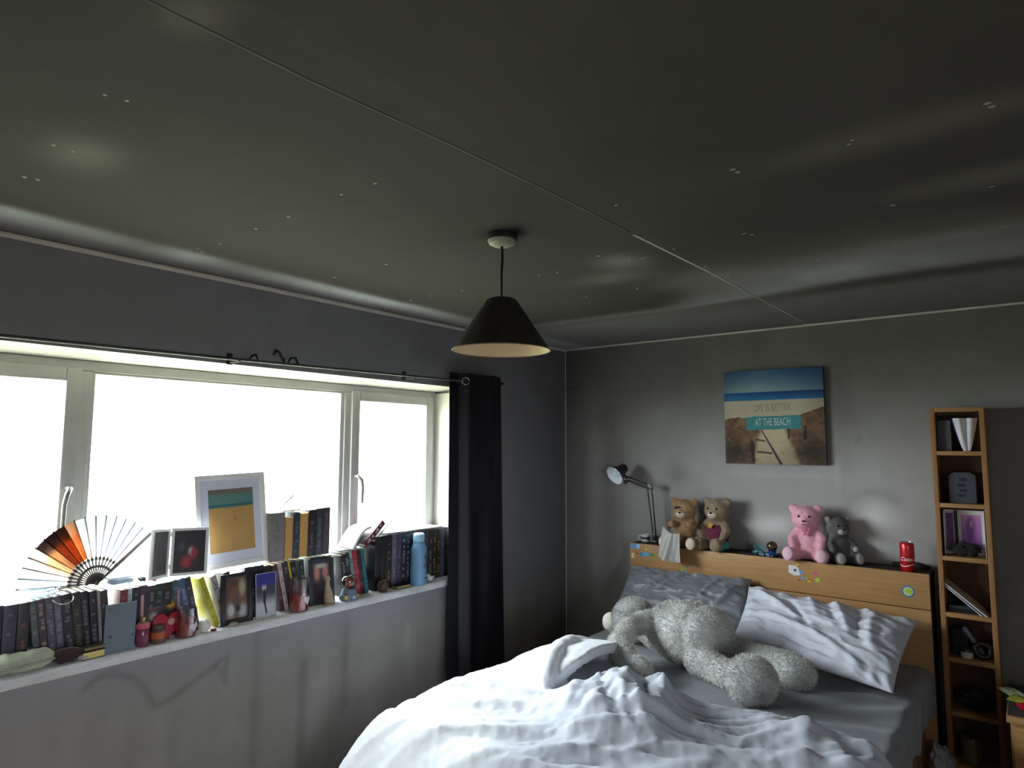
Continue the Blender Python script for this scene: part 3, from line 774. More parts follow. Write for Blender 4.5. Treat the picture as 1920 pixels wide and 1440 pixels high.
def duvet_mesh():
    nx, ny = 220, 200
    X, Y = np.meshgrid(np.linspace(0.46, 2.52, nx), np.linspace(-2.92, -1.02, ny))
    Z, ins = duvet_field(X, Y)
    keep = ins > -0.01
    zlow = np.minimum(BZ - 0.012, Z - 0.05)
    bm = bmesh.new()
    T = {}; B = {}
    for i in range(ny):
        for j in range(nx):
            if keep[i, j]:
                T[i, j] = bm.verts.new((X[i, j], Y[i, j], Z[i, j])); B[i, j] = bm.verts.new((X[i, j], Y[i, j], zlow[i, j]))
    cells = set()
    for i in range(ny - 1):
        for j in range(nx - 1):
            q = [(i, j), (i, j + 1), (i + 1, j + 1), (i + 1, j)]
            if all(k in T for k in q):
                bm.faces.new([T[k] for k in q]); bm.faces.new([B[k] for k in q][::-1]); cells.add((i, j))
    edges = [e for e in bm.edges if len(e.link_faces) == 1]
    seen = set()
    inv = {}
    for k, vv in T.items(): inv[vv] = B[k]
    for e in edges:
        a, b = e.verts
        if a in inv and b in inv: bm.faces.new((a, b, inv[b], inv[a]))
    bmesh.ops.recalc_face_normals(bm, faces=bm.faces[:])
    # the thrown-back edge: a hood that arches open towards the room
    nh, nr = 46, 22
    lf = np.array([1.13, -1.86, 0.53]); rt = np.array([1.15, -1.17, 0.53])
    mid = (lf + rt) / 2; half = (rt - lf) / 2
    back = np.array([-0.36, -0.10, 0.0])
    th = np.linspace(0.0, math.pi, nh)
    outer = np.zeros((nr, nh, 3)); inner = np.zeros((nr, nh, 3))
    for i in range(nr):
        t = i / (nr - 1)
        hgt = 0.175 * math.sqrt(max(0, 1 - (t * 0.98) ** 2.2)); wid = 1.0 - 0.25 * t ** 2
        for j, a in enumerate(th):
            rip = 1 + 0.06 * math.sin(a * 9 + 5 * t) * (0.3 + t) + 0.05 * math.sin(a * 17 + 2 + 4 * t) * t
            base = mid + back * t - half * math.cos(a) * wid + np.array([0.05 * math.sin(a) * (1 - t), 0, 0])
            p = base + np.array([0, 0, hgt * math.sin(a) ** 0.8 * rip])
            outer[i, j] = p
            q = mid + (back * t) * 0.80 - half * math.cos(a) * wid * 0.80 + np.array([0.05 * math.sin(a) * (1 - t), 0, hgt * 0.74 * math.sin(a) ** 0.8])
            inner[i, j] = q
    VO = [[bm.verts.new(outer[i, j]) for j in range(nh)] for i in range(nr)]
    VI = [[bm.verts.new(inner[i, j]) for j in range(nh)] for i in range(nr)]
    for i in range(nr - 1):
        for j in range(nh - 1):
            bm.faces.new((VO[i][j], VO[i][j + 1], VO[i + 1][j + 1], VO[i + 1][j]))
            bm.faces.new((VI[i][j], VI[i + 1][j], VI[i + 1][j + 1], VI[i][j + 1]))
    for j in range(nh - 1):
        bm.faces.new((VO[0][j], VI[0][j], VI[0][j + 1], VO[0][j + 1]))
        bm.faces.new((VO[-1][j], VO[-1][j + 1], VI[-1][j + 1], VI[-1][j]))
    for i in range(nr - 1):
        bm.faces.new((VO[i][0], VO[i + 1][0], VI[i + 1][0], VI[i][0])); bm.faces.new((VO[i][-1], VI[i][-1], VI[i + 1][-1], VO[i + 1][-1]))
    # the thick rolled lip of the hood
    lip = [(1.17, -1.93, 0.575), (1.13, -1.86, 0.625), (1.075, -1.74, 0.668), (1.03, -1.60, 0.688), (1.005, -1.47, 0.680), (1.01, -1.36, 0.652), (1.05, -1.26, 0.612), (1.12, -1.19, 0.572), (1.17, -1.17, 0.555)]
    chain(bm, lip, [0.030, 0.040, 0.044, 0.042, 0.038, 0.034, 0.028, 0.020, 0.012], 0.3, 16)
    me = remesh(bm, 0.009, 2, 0.5)
    v = coords(me); n = normals(me)
    q = fbm(v[:, 0] * 16 + v[:, 2] * 9, v[:, 1] * 16 - v[:, 2] * 7, 3, 101)
    d = 0.0045 * (1 - np.abs(2 * q - 1)) ** 2 + 0.003 * (fbm(v[:, 0] * 45, v[:, 1] * 45 + v[:, 2] * 30, 2, 103) - 0.5)
    set_coords(me, v + n * d[:, None])
    # two-faced bedding: pale cotton side on the window side and hood, grey velour side on the bunch and the right
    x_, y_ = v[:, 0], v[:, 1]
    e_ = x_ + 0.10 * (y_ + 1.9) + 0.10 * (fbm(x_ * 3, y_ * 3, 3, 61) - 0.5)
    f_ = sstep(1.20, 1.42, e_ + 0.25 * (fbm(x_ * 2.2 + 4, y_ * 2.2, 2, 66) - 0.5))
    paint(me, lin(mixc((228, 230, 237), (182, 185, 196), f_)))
    return finish(me, True)
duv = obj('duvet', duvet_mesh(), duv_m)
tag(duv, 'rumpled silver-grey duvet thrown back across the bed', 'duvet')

# ---------------------------------------------------------------- large grey teddy lying face down
def big_bear():
    t = thing('plush_bear', 'large shaggy grey teddy bear lying face down on the bed', 'teddy bear', (1.35, -0.95, BZ))
    o = Vector((1.35, -0.95, BZ))
    S = lambda p: Vector(p) - o
    bm = bmesh.new()
    add_ball(bm, S((0.99, -0.785, 0.655)), (0.125, 0.12, 0.12), 28)
    add_ball(bm, S((1.29, -0.895, 0.67)), (0.135, 0.150, 0.148), 28, (0, 0, R(-20)))
    add_ball(bm, S((1.39, -0.935, 0.68)), (0.155, 0.165, 0.16), 28, (0, 0, R(-20)))
    add_ball(bm, S((1.49, -0.955, 0.68)), (0.13, 0.155, 0.155), 28, (0, 0, R(-20)))
    chain(bm, [S((1.09, -0.83, 0.64)), S((1.2, -0.88, 0.64))], [0.075, 0.10])
    chain(bm, [S((1.19, -0.96, 0.715)), S((1.13, -1.10, 0.705)), S((1.15, -1.25, 0.65)), S((1.25, -1.335, 0.592)), S((1.32, -1.345, 0.586))], [0.055, 0.055, 0.058, 0.063, 0.060], 0.25)
    chain(bm, [S((1.50, -1.06, 0.60)), S((1.62, -1.13, 0.59)), S((1.74, -1.21, 0.60))], [0.08, 0.062, 0.06], 0.25)
    add_ball(bm, S((1.82, -1.275, 0.628)), (0.112, 0.09, 0.108), 24, (0, 0, R(25)))
    chain(bm, [S((1.58, -0.86, 0.60)), S((1.72, -0.87, 0.60)), S((1.88, -0.95, 0.60))], [0.075, 0.068, 0.082], 0.25)
    add_ball(bm, S((1.915, -0.965, 0.60)), (0.095, 0.085, 0.08), 24)
    me = remesh(bm, 0.008, 4, 0.5)
    v = coords(me); v[:, 2] = np.maximum(v[:, 2], 0.017); 
    me2 = me.copy()
    n = normals(me)
    set_coords(me, v + n * (0.006 * (fbm(v[:, 0] * 30 + v[:, 2] * 20, v[:, 1] * 30, 3, 5) - 0.5))[:, None])
    fm = mat('grey_plush', (192, 193, 193), rough=0.95, var=0.35, vscale=9, bump=0.5, bscale=140, sheen=0.3)
    fm2 = mat('grey_plush_pile', (212, 213, 213), rough=0.9, attr=True, sheen=0.3)
    b = obj('body', finish(me, True), fm, t)
    bpy.context.view_layer.update()
    obj('fur', fur_mesh(me, 80000, 0.011, 0.0022, 3, (0.25, -0.05, -0.25), tone=(140, 252)), fm2, b, kind='stuff')
    bpy.data.meshes.remove(me2)
    e = obj('ear', ball(S((0.852, -0.812, 0.622)), (0.048, 0.045, 0.055), 18), mat('cream_plush', (236, 230, 218), rough=0.95, bump=0.5, bscale=120), t)
    obj('ear', ball(S((0.955, -0.70, 0.70)), (0.045, 0.04, 0.045), 18), fm, t)
    # stitched label tuft
    obj('tag', box(0.205, 0.235, 0.045, 0.06, 0.20, 0.235, 0.003), mat('cream_ribbon', (214, 204, 180), rough=0.8), t)
    return t
big_bear()

# ================================================================ pendant lamp
def pendant():
    t = thing('pendant_lamp', 'dark conical pendant lamp hanging from the ceiling', 'lamp', (1.392, -2.49, 2.4))
    obj('ceiling_rose', lathe([(0.0, -0.001), (0.05, -0.001), (0.052, -0.012), (0.050, -0.024), (0.046, -0.034), (0.03, -0.042), (0.012, -0.044), (0.0, -0.044)], 32),
        mat('sooty_white_rose', (150, 150, 140), rough=0.5, var=0.25, vscale=12), t)
    rim = obj('rose_collar', lathe([(0.050, -0.0005), (0.056, -0.001), (0.055, -0.022), (0.0525, -0.023), (0.0525, -0.001)], 32, cap=False), mat('soot_black_plastic', (30, 30, 29), rough=0.7), t)
    pts = [(0, 0, -0.04), (0.0015, 0.001, -0.09), (-0.001, 0, -0.14), (0.0005, -0.001, -0.18), (0, 0, -0.25)]
    obj('cord', tube(pts, [0.0045, 0.0055, 0.0045, 0.004, 0.004], 8), mat('black_cord', (20, 20, 20), rough=0.8), t)
    zt, zb_, rt, rb = -0.238, -0.419, 0.058, 0.173
    # shade outside and lining
    prof = [(0.012, zt + 0.006), (rt - 0.016, zt + 0.004), (rt - 0.004, zt - 0.002), (rt, zt - 0.008), (rb, zb_)]
    s = obj('shade', lathe(prof, 56, cap=False), mat('dark_brown_lampshade', (44, 36, 33), rough=0.85, var=0.15, vscale=6), t)
    ln = obj('lining', lathe([(0.012, zt + 0.002), (rt - 0.012, zt - 0.003), (rt - 0.004, zt - 0.012), (rb - 0.003, zb_ + 0.001), (rb, zb_)], 56, cap=False), mat('cream_shade_lining', (214, 188, 148), rough=0.7, transl=0.0), s)
    obj('rim', tube([(rb * math.cos(a), rb * math.sin(a), zb_) for a in np.linspace(0, 2 * math.pi, 56)[:-1]], 0.0022, 6, True), mat('shade_rim', (120, 104, 84), rough=0.7), s)
    obj('bulb_holder', lathe([(0.0, zt + 0.012), (0.011, zt + 0.010), (0.016, zt - 0.01), (0.017, zt - 0.05), (0.0, zt - 0.052)], 18), mat('white_bulb_holder', (190, 186, 176), rough=0.5), t)
    obj('bulb', lathe([(0.0, zt - 0.05), (0.013, zt - 0.052), (0.014, zt - 0.075), (0.026, zt - 0.11), (0.029, zt - 0.13), (0.022, zt - 0.152), (0.0, zt - 0.16)], 20), mat('unlit_bulb', (216, 212, 200), rough=0.25), t)
pendant()

# ================================================================ curtain and rod
def curtain():
    t = thing('curtain', 'dark navy eyelet curtain hanging beside the window', 'curtain', (0, 0, 0))
    nu, nv = 130, 60
    s = np.linspace(0, 1, nu); zz = np.linspace(2.095, 0.09, nv)
    P = np.zeros((nv, nu, 3))
    for i, z in enumerate(zz):
        f = (2.095 - z) / 2.0
        y = -1.385 + 0.012 * f + s * (0.455 + 0.045 * f)
        ph = s * 2 * math.pi * 1.55 + 0.2 + 0.25 * math.sin(f * 2)
        amp = 0.030 - 0.004 * f + 0.006 * np.sin(s * 11 + f * 3)
        x = 0.064 + 0.052 * sstep(0.20, 0.36, s) + (amp - 0.014) * np.sin(ph) * sstep(0.25, 0.5, s) + 0.012 * f * np.sin(s * 7)
        P[i, :, 0] = x; P[i, :, 1] = y + 0.012 * np.cos(ph); P[i, :, 2] = z
    me = thicken(grid(P), 0.003)
    obj('drape', me, mat('navy_satin', (13, 13, 24), rough=0.45, var=0.15, vscale=10, spec=0.35), t)
    ch = mat('eyelet_chrome', (150, 150, 150), rough=0.25, metal=0.9)
    ax_ = Vector((0.80, -0.60, 0)); sd = Vector((0.60, 0.80, 0))
    c_ = Vector((0.100, -1.268, 2.045)) + ax_ * 0.012
    obj('eyelet', tube([c_ + sd * 0.022 * math.cos(a) + Vector((0, 0, 0.022 * math.sin(a))) for a in np.linspace(0, 2 * math.pi, 25)[:-1]], 0.0045, 8, True), ch, t)
    return t
curtain()
def curtain_rod():
    t = thing('curtain_rod', 'thin grey metal curtain rod above the window', 'curtain rod', (0, 0, 0))
    m = mat('sooty_steel', (96, 98, 98), rough=0.4, metal=0.7)
    dk = mat('dark_bracket_metal', (44, 42, 48), rough=0.5, metal=0.4)
    obj('rod', tube([(0.09, -4.1, 2.012), (0.09, -2.79, 2.024), (0.09, -1.27, 2.046), (0.09, -0.91, 2.056)], 0.0065, 10), m, t)
    obj('finial', lathe([(0.0, -0.022), (0.009, -0.02), (0.012, -0.008), (0.011, 0.004), (0.007, 0.012), (0.0, 0.013)], 16), dk, t, (0.09, -0.895, 2.056), (R(-90), 0, 0))
    for y in (-3.9, -2.745, -1.69, -1.02):
        zr = 2.012 + (y + 4.1) * 0.0138
        b = obj('bracket', boxes([(0.001, 0.006, y - 0.012, y + 0.012, zr - 0.022, zr + 0.028), (0.005, 0.094, y - 0.005, y + 0.005, zr - 0.016, zr - 0.008)], 0.001), dk, t)
curtain_rod()
# soot-laden threads hanging on the walls
wb = mat('soot_thread', (26, 25, 28), rough=0.95)
def strand(pts, r, label):
    o = obj('soot_thread', tube(pts, r, 6), wb); tag(o, label, 'cobweb', 'soot-laden threads')
strand([(0.012, -2.530, 2.075), (0.015, -2.522, 2.097), (0.015, -2.503, 2.092), (0.017, -2.493, 2.07), (0.012, -2.477, 2.062), (0.008, -2.470, 2.035)], [0.004, 0.009, 0.006, 0.005, 0.008, 0.003], 'curled black soot thread above the middle of the window')
strand([(0.012, -2.452, 2.045), (0.015, -2.44, 2.07), (0.018, -2.415, 2.072), (0.014, -2.40, 2.05), (0.008, -2.395, 2.032)], [0.003, 0.006, 0.007, 0.006, 0.003], 'small hooked soot thread right of the curled one')
strand([(0.012, -2.655, 2.04), (0.012, -2.64, 2.06), (0.012, -2.622, 2.066), (0.01, -2.61, 2.045)], [0.003, 0.006, 0.006, 0.003], 'small black soot tuft left of the curled thread')
strand([(0.004, -0.05, 2.11), (0.035, -0.02, 2.085), (0.085, -0.006, 2.088), (0.108, -0.004, 2.11), (0.118, -0.004, 2.14)], [0.0008, 0.0013, 0.0015, 0.002, 0.001], 'drooping sooty cobweb thread across the corner')

# ================================================================ beach canvas
def beach(u, v):
    n = fbm(u * 9, v * 9, 4, 3); n2 = fbm(u * 26, v * 26, 3, 5)
    vg = 1 - 0.75 * np.clip(np.hypot(u - 0.42, v - 0.62) - 0.35, 0, 1)
    sky = mixc((170, 192, 192), (44, 92, 148), np.clip((v - 0.75) / 0.25 * 0.75 + np.abs(u - 0.35) * 0.6, 0, 1))
    c = sky
    c = np.where((v < 0.765)[..., None], mixc((40, 120, 178), (22, 70, 138), np.clip((v - 0.69) / 0.07 + (u - 0.6) * 0.5, 0, 1)), c)
    c = np.where((v < 0.675)[..., None], mixc((200, 184, 162), (216, 204, 182), n), c)
    hill = 0.49 + 0.06 * (n - 0.5) + 0.10 * sstep(0.66, 1.0, u)
    dune = mixc((150, 112, 84), (96, 72, 50), np.clip(n2 * 1.6 - 0.35, 0, 1))
    c = np.where((v < hill)[..., None], dune, c)
    pw = 0.10 + 0.30 * np.clip(0.42 - v, 0, 1)
    path = sstep(pw + 0.05, pw - 0.02, np.abs(u - (0.50 + 0.08 * (0.4 - v)) + 0.05 * (n - 0.5))) * (v < 0.44)
    c = mixc(c, mixc((222, 208, 174), (198, 180, 142), n2), path)
    rope = np.exp(-(seg(u, v, 0.385, 0.36, 0.575, 0.0) / (0.006 + 0.022 * np.clip(0.36 - v, 0, 1))) ** 4)
    c = mixc(c, (58, 42, 64), rope)
    for (px, p0, p1) in ((0.285, 0.02, 0.26), (0.30, 0.0, 0.22), (0.265, 0.12, 0.24), (0.655, 0.27, 0.40), (0.82, 0.25, 0.40), (0.805, 0.26, 0.36)):
        c = mixc(c, (52, 40, 40), np.exp(-((u - px) / 0.009) ** 4) * (v > p0) * (v < p1))
    for (ax, ay, bx, by) in ((0.33, 0.26, 0.41, 0.245), (0.34, 0.13, 0.48, 0.115)):
        c = mixc(c, (66, 50, 48), np.exp(-(seg(u, v, ax, ay, bx, by) / 0.009) ** 4))
    c = mixc(c, (48, 42, 34), np.maximum(gblob(u, v, 0.1, 0.14, 0.13, 0.09), gblob(u, v, 0.87, 0.14, 0.14, 0.09)) * 0.8)
    ban = sstep(0.225, 0.235, u + 0.02 * (n2 - 0.5)) * sstep(0.785, 0.775, u + 0.03 * (n2 - 0.5)) * (v > 0.365 + 0.012 * (n - 0.5) + 0.02 * (u - 0.5)) * (v < 0.505 + 0.015 * (n - 0.5) + 0.02 * (u - 0.5))
    c = mixc(c, (70, 150, 158), ban)
    return 0.95 * c * np.clip(vg, 0.35, 1)[..., None]
def canvas():
    t = thing('canvas_print', 'square beach path canvas print hanging on the wall above the bed', 'picture', (1.578, -0.004, 1.537), (0, 0, R(0.0)))
    w_, h_ = 0.605, 0.594
    obj('stretcher', box(-w_ / 2, w_ / 2, -0.032, 0, 0, h_, 0.002), mat('canvas_edge', (60, 66, 84), rough=0.8), t)
    p = obj('print', print_mesh(w_, h_, beach, 170, 170, -0.0326), mat('printed_canvas', (200, 200, 200), rough=0.75, attr=True, bump=0.1, bscale=400), t)
    lm = mat('cream_print_ink', (206, 214, 204), rough=0.75); lm2 = mat('sand_print_ink', (150, 138, 122), rough=0.75)
    a = text_mesh('AT THE BEACH', 0.068); v = coords(a); v[:, 0] *= 0.212 / np.ptp(v[:, 0]); set_coords(a, v)
    obj('lettering', a, lm, p, (0.0, -0.0332, 0.262), (0, R(-1.2), 0))
    b = text_mesh('LIFE IS BETTER', 0.062); v = coords(b); v[:, 0] *= 0.222 / np.ptp(v[:, 0]); set_coords(b, v)
    obj('lettering', b, lm2, p, (0.0, -0.0332, 0.352), (0, R(-1.2), 0))
canvas()

# ================================================================ clamp desk lamp on the headboard
def desk_lamp():
    t = thing('desk_lamp', 'black jointed desk lamp clamped to the end of the headboard', 'lamp', (0.80, -0.12, HBZ - 0.002))
    bk = mat('black_lacquer', (16, 16, 18), rough=0.35); st = mat('lamp_spring_steel', (150, 150, 150), rough=0.3, metal=0.9)
    obj('clamp', boxes([(-0.03, 0.03, -0.03, 0.03, 0.0, 0.02), (-0.012, 0.012, -0.012, 0.012, 0.02, 0.07)], 0.003), bk, t)
    el = Vector((-0.025, -0.01, 0.378)); hd = Vector((-0.187, -0.03, 0.430))
    lo = obj('lower_arm', tube([(-0.010, 0, 0.06), el + Vector((-0.016, 0, -0.004))], 0.0045, 8), bk, t)
    obj('lower_arm', tube([(0.012, 0, 0.06), el + Vector((0.014, 0, 0.0))], 0.0045, 8), bk, t)
    obj('spring', tube([(0.0, 0.004, 0.08) , (-0.006, 0.004, 0.20)], 0.004, 8), st, t)
    obj('elbow', lathe([(0, -0.008), (0.02, -0.008), (0.02, 0.008), (0, 0.008)], 18), bk, t, el, (R(90), 0, 0))
    obj('elbow_plate', prism([(-0.025, -0.015), (0.03, -0.02), (0.022, 0.005), (0.0, 0.024), (-0.025, 0.015)], -0.004, 0.004, 0.001), bk, t, el + Vector((0, -0.006, 0)))
    obj('upper_arm', tube([el + Vector((-0.004, 0, -0.014)), hd + Vector((0, 0, -0.012))], 0.0045, 8), bk, t)
    obj('upper_arm', tube([el + Vector((-0.004, 0, 0.014)), hd + Vector((0, 0, 0.012))], 0.0045, 8), bk, t)
    obj('wing_nut', boxes([(-0.02, 0.008, -0.012, 0.012, -0.03, -0.012), (-0.016, -0.004, -0.014, 0.014, -0.042, -0.026)], 0.002), st, t, hd)
    obj('neck', tube([hd, hd + Vector((-0.02, -0.012, 0.03)), hd + Vector((-0.035, -0.02, 0.05))], 0.009, 10), bk, t)
    axis = Vector((-0.24, -0.80, -0.46)).normalized()
    q = axis.to_track_quat('-Z', 'Y').to_euler()
    c = hd + Vector((-0.035, -0.02, 0.055)) - axis * 0.015
    s = obj('head_shade', lathe([(0.0, 0.03), (0.026, 0.028), (0.034, 0.018), (0.037, -0.015), (0.046, -0.04), (0.062, -0.068), (0.072, -0.088), (0.070, -0.088), (0.06, -0.066), (0.044, -0.038), (0.0, -0.036)], 32, cap=False), bk, t, c, q)
    obj('reflector', lathe([(0.0, -0.042), (0.04, -0.042), (0.058, -0.066), (0.0695, -0.0875)], 32, cap=False), mat('white_reflector', (226, 232, 236), rough=0.5), s)
    obj('bulb', ball((0, 0, -0.06), (0.024, 0.024, 0.028), 16), mat('frosted_lamp_bulb', (226, 230, 232), rough=0.3), s)
desk_lamp()

# ================================================================ soft toys on the headboard shelf
def seated_bear(name, label, loc, h, rz, mc, face=True, tilt=0.0, pads=None, muz=None, fur=9000, fl=0.006, head_rot=0, parts_eyes=True, legspread=1.0, arm='down'):
    t = thing(name, label, 'teddy bear', loc, (0, 0, R(rz)))
    bm = bmesh.new()
    S = lambda x, y, z: Vector((x * h, y * h, z * h))
    add_ball(bm, S(0, 0, .29), (.20 * h, .165 * h, .27 * h), 24)
    add_ball(bm, S(0, -.03, .17), (.19 * h, .17 * h, .165 * h), 24)
    hx = math.sin(R(tilt)) * .26
    hc = S(hx, -.04, .71)
    add_ball(bm, hc, (.235 * h, .205 * h, .215 * h), 24)
    mz = hc + S(-.02 * math.sin(R(head_rot)), -.165, -.06)
    add_ball(bm, mz, (.105 * h, .09 * h, .085 * h), 18)
    for s in (-1, 1):
        add_ball(bm, hc + S(s * .20, .01, .165), (.085 * h, .05 * h, .085 * h), 18)
        if arm == 'down': chain(bm, [S(s * .16, -.02, .47), S(s * .25, -.09, .36), S(s * .23, -.19, .27)], [.08 * h, .075 * h, .072 * h], 0.3)
        else: chain(bm, [S(s * .16, -.03, .48), S(s * .24, -.14, .44), S(s * .17, -.24, .46)], [.08 * h, .07 * h, .07 * h], 0.3)
        chain(bm, [S(s * .12, -.07, .11), S(s * .19 * legspread, -.25, .10), S(s * .23 * legspread, -.37, .10)], [.11 * h, .095 * h, .095 * h], 0.3)
        add_ball(bm, S(s * .235 * legspread, -.41, .13), (.115 * h, .07 * h, .135 * h), 18, (R(-12), 0, R(s * 8)))
    me = remesh(bm, 0.03 * h, 5, 0.5, 1)
    v = coords(me); v[:, 2] = np.where(v[:, 2] < 0.004, 0.004, v[:, 2]); set_coords(me, v)
    b = obj('body', finish(me, True), mc, t)
    if fur:
        bpy.context.view_layer.update()
        obj('fur', fur_mesh(me, fur, fl, 0.0016, 11), mc, b, kind='stuff')
    if muz:
        obj('muzzle', ball(mz + S(0, -.012, -.005), (.095 * h, .088 * h, .072 * h), 18), muz, t)
    nz = mat('black_nose_thread', (24, 20, 22), rough=0.5) if mc.name != 'pink_plush' else mat('plum_nose_thread', (110, 52, 78), rough=0.6)
    obj('nose', ball(mz + S(0, -.09, .03), (.03 * h, .018 * h, .02 * h), 12), nz, t)
    obj('mouth', tube([mz + S(-.035, -.088, -.03), mz + S(0, -.097, -.02), mz + S(.035, -.088, -.03)], .005 * h, 6), nz, t)
    if parts_eyes:
        ey = mat('black_eye_bead', (14, 12, 14), rough=0.15)
        for s in (-1, 1): obj('eye', ball(hc + S(s * .085, -.19, .045), .020 * h, 12), ey, t)
    if pads:
        for s in (-1, 1): obj('foot_pad', ball(S(s * .238 * legspread, -.455, .135), (.088 * h, .032 * h, .105 * h), 16, (R(-12), 0, R(s * 8))), pads, t)
    return t, hc, S
SH = HBZ - 0.001
pinkm = mat('pink_plush', (240, 180, 196), rough=0.95, var=0.14, vscale=25, sheen=0.3)
pk, hc, S = seated_bear('plush_bear', 'pink teddy bear sitting on the headboard shelf', (1.785, -0.128, SH), 0.335, 6, pinkm, tilt=-5, pads=mat('pale_pink_pad', (240, 196, 208), rough=0.9), fur=9000, legspread=1.1)
obj('neck_bow', boxes([(-0.022, -0.004, -0.008, 0.004, -0.012, 0.010), (0.004, 0.022, -0.008, 0.004, -0.012, 0.010), (-0.006, 0.006, -0.012, 0.006, -0.006, 0.006), (-0.014, -0.003, -0.008, 0.0, -0.036, -0.008), (0.003, 0.014, -0.008, 0.0, -0.036, -0.008)], 0.003), mat('rose_ribbon', (206, 116, 146), rough=0.6), pk, S(0, -.165, .53))
brown = mat('light_brown_plush', (164, 130, 94), rough=0.95, var=0.3, vscale=25, sheen=0.3)
cream = mat('cream_plush_pad', (218, 204, 184), rough=0.95, var=0.1, vscale=30)
br, hc, S = seated_bear('plush_bear', 'light brown teddy bear holding a silver cloth over the headboard edge', (1.035, -0.150, SH), 0.335, 2, brown, tilt=2, pads=cream, muz=cream, fur=8000, legspread=1.15, arm='up', parts_eyes=False)
obj('eye_patch', ball(hc + S(-.03, -.165, .05), (.115 * .335, .03 * .335, .04 * .335), 16), mat('dark_grey_eye_patch', (44, 44, 56), rough=0.9), br)
# the cloth hangs from the paws over the shelf edge
def cloth():
    n, k = 40, 46
    u, v = np.meshgrid(np.linspace(0, 1, n), np.linspace(0, 1, k))
    x = (-0.055 + 0.115 * u) * (1 + 0.40 * v) - 0.01 * v
    z = 1.135 - 0.19 * v - 0.035 * u * (1 - v) - 0.016 * np.sin(u * math.pi) * v - 0.02 * np.sin(u * math.pi) * (1 - v) - 0.02 * u * v
    y = -0.318 - 0.010 * v + 0.012 * np.sin(u * 9 + 2 * v) * (0.4 + v) + 0.003 * np.sin(u * 21 + v * 5)
    y = y - 0.006
    P = np.stack([x + 1.012, y, z], -1)
    return thicken(grid(P), 0.0015)
tag(obj('cloth', cloth(), mat('silver_satin', (180, 177, 172), rough=0.32, sheen=0.2, spec=0.6, var=0.06, vscale=20)), 'silver satin cloth hanging from the brown bear over the headboard edge', 'cloth')
tan = mat('greyish_tan_plush', (150, 132, 108), rough=0.95, var=0.25, vscale=25, sheen=0.3)
b2, hc, S = seated_bear('plush_bear', 'greyish tan teddy bear in maroon with yellow star, behind the brown bear', (1.228, -0.102, SH), 0.345, -6, tan, tilt=8, muz=cream, fur=7000, legspread=0.75, parts_eyes=True)
bm = bmesh.new(); add_ball(bm, S(0, -.005, .27), (.232 * .345, .20 * .345, .26 * .345), 24)
bmesh.ops.delete(bm, geom=[v for v in bm.verts if v.co.z > .47 * .345 or v.co.z < .04 * .345], context='VERTS')
obj('jumper', thicken(to_mesh(bm, smooth=True), 0.003), mat('maroon_knit', (112, 40, 66), rough=0.9, var=0.2, vscale=60, bump=0.4, bscale=200), b2)
obj('star', prism(star(0.022), -0.004, 0, 0.0008), mat('yellow_felt', (206, 160, 40), rough=0.8), b2, S(-.02, -.205, .44), (R(-18), 0, 0))
greym = mat('dark_grey_plush', (104, 102, 102), rough=0.95, var=0.25, vscale=25, sheen=0.3)
pale = mat('pale_grey_plush', (176, 172, 166), rough=0.95, var=0.1, vscale=30)
g, hc, S = seated_bear('plush_bear', 'small dark grey teddy bear with pale ear leaning behind the pink bear', (1.945, -0.096, SH), 0.275, 38, greym, tilt=-10, pads=pale, muz=pale, fur=6000, legspread=0.8)
for s in (-1, 1): obj('inner_ear', ball(hc + S(s * .20, -.03, .165), (.055 * .275, .03 * .275, .055 * .275), 14), pale, g)
obj('paw', ball(S(.22, -.245, .29), (.06 * .275, .05 * .275, .06 * .275), 14), pale, g)

# small things on the shelf
def mug():
    t = thing('mug', 'small white mug with dark stripe at the left end of the headboard', 'mug', (0.725, -0.10, SH), (0, 0, R(200)))
    wh = mat('white_glaze', (214, 214, 216), rough=0.25)
    obj('cup', lathe([(0.0, 0.0), (0.026, 0.0), (0.03, 0.004), (0.031, 0.05), (0.028, 0.05), (0.027, 0.008), (0.0, 0.006)], 24), wh, t)
    obj('stripe', lathe([(0.0306, 0.018), (0.0314, 0.018), (0.0314, 0.034), (0.0308, 0.034)], 24, cap=False), mat('navy_glaze', (40, 44, 70), rough=0.3), t)
    obj('handle', tube([(0.03, 0, 0.042), (0.046, 0, 0.04), (0.05, 0, 0.025), (0.044, 0, 0.012), (0.03, 0, 0.010)], 0.004, 8), wh, t)
mug()
def crumple(name, label, cat, loc, r, m, seed, sx=1, sz=1, amp=0.35, group=None):
    bm = bmesh.new(); bmesh.ops.create_icosphere(bm, subdivisions=3, radius=1)
    rg = random.Random(seed); ph = [rg.random() * 6 for _ in range(6)]
    for v in bm.verts:
        p = v.co; d = abs(math.sin(p.x * 4 + ph[0]) * math.sin(p.y * 5 + ph[1])) + abs(math.sin(p.z * 4.5 + ph[2] + p.x * 2)) - 0.7
        v.co = p * (1 + amp * d)
        v.co.x *= sx; v.co.z *= sz
        v.co *= r
    zmin = min(v.co.z for v in bm.verts)
    for v in bm.verts: v.co.z -= zmin
    o = obj(name, to_mesh(bm, smooth=True, angle=30), m, None, loc)
    return tag(o, label, cat, group)
teal = mat('turquoise_paper', (50, 168, 160), rough=0.5)
crumple('paper_ball', 'crumpled turquoise paper ball right of the maroon jumper bear', 'paper', (1.285, -0.155, SH), 0.034, teal, 3, 1.0, 0.75)
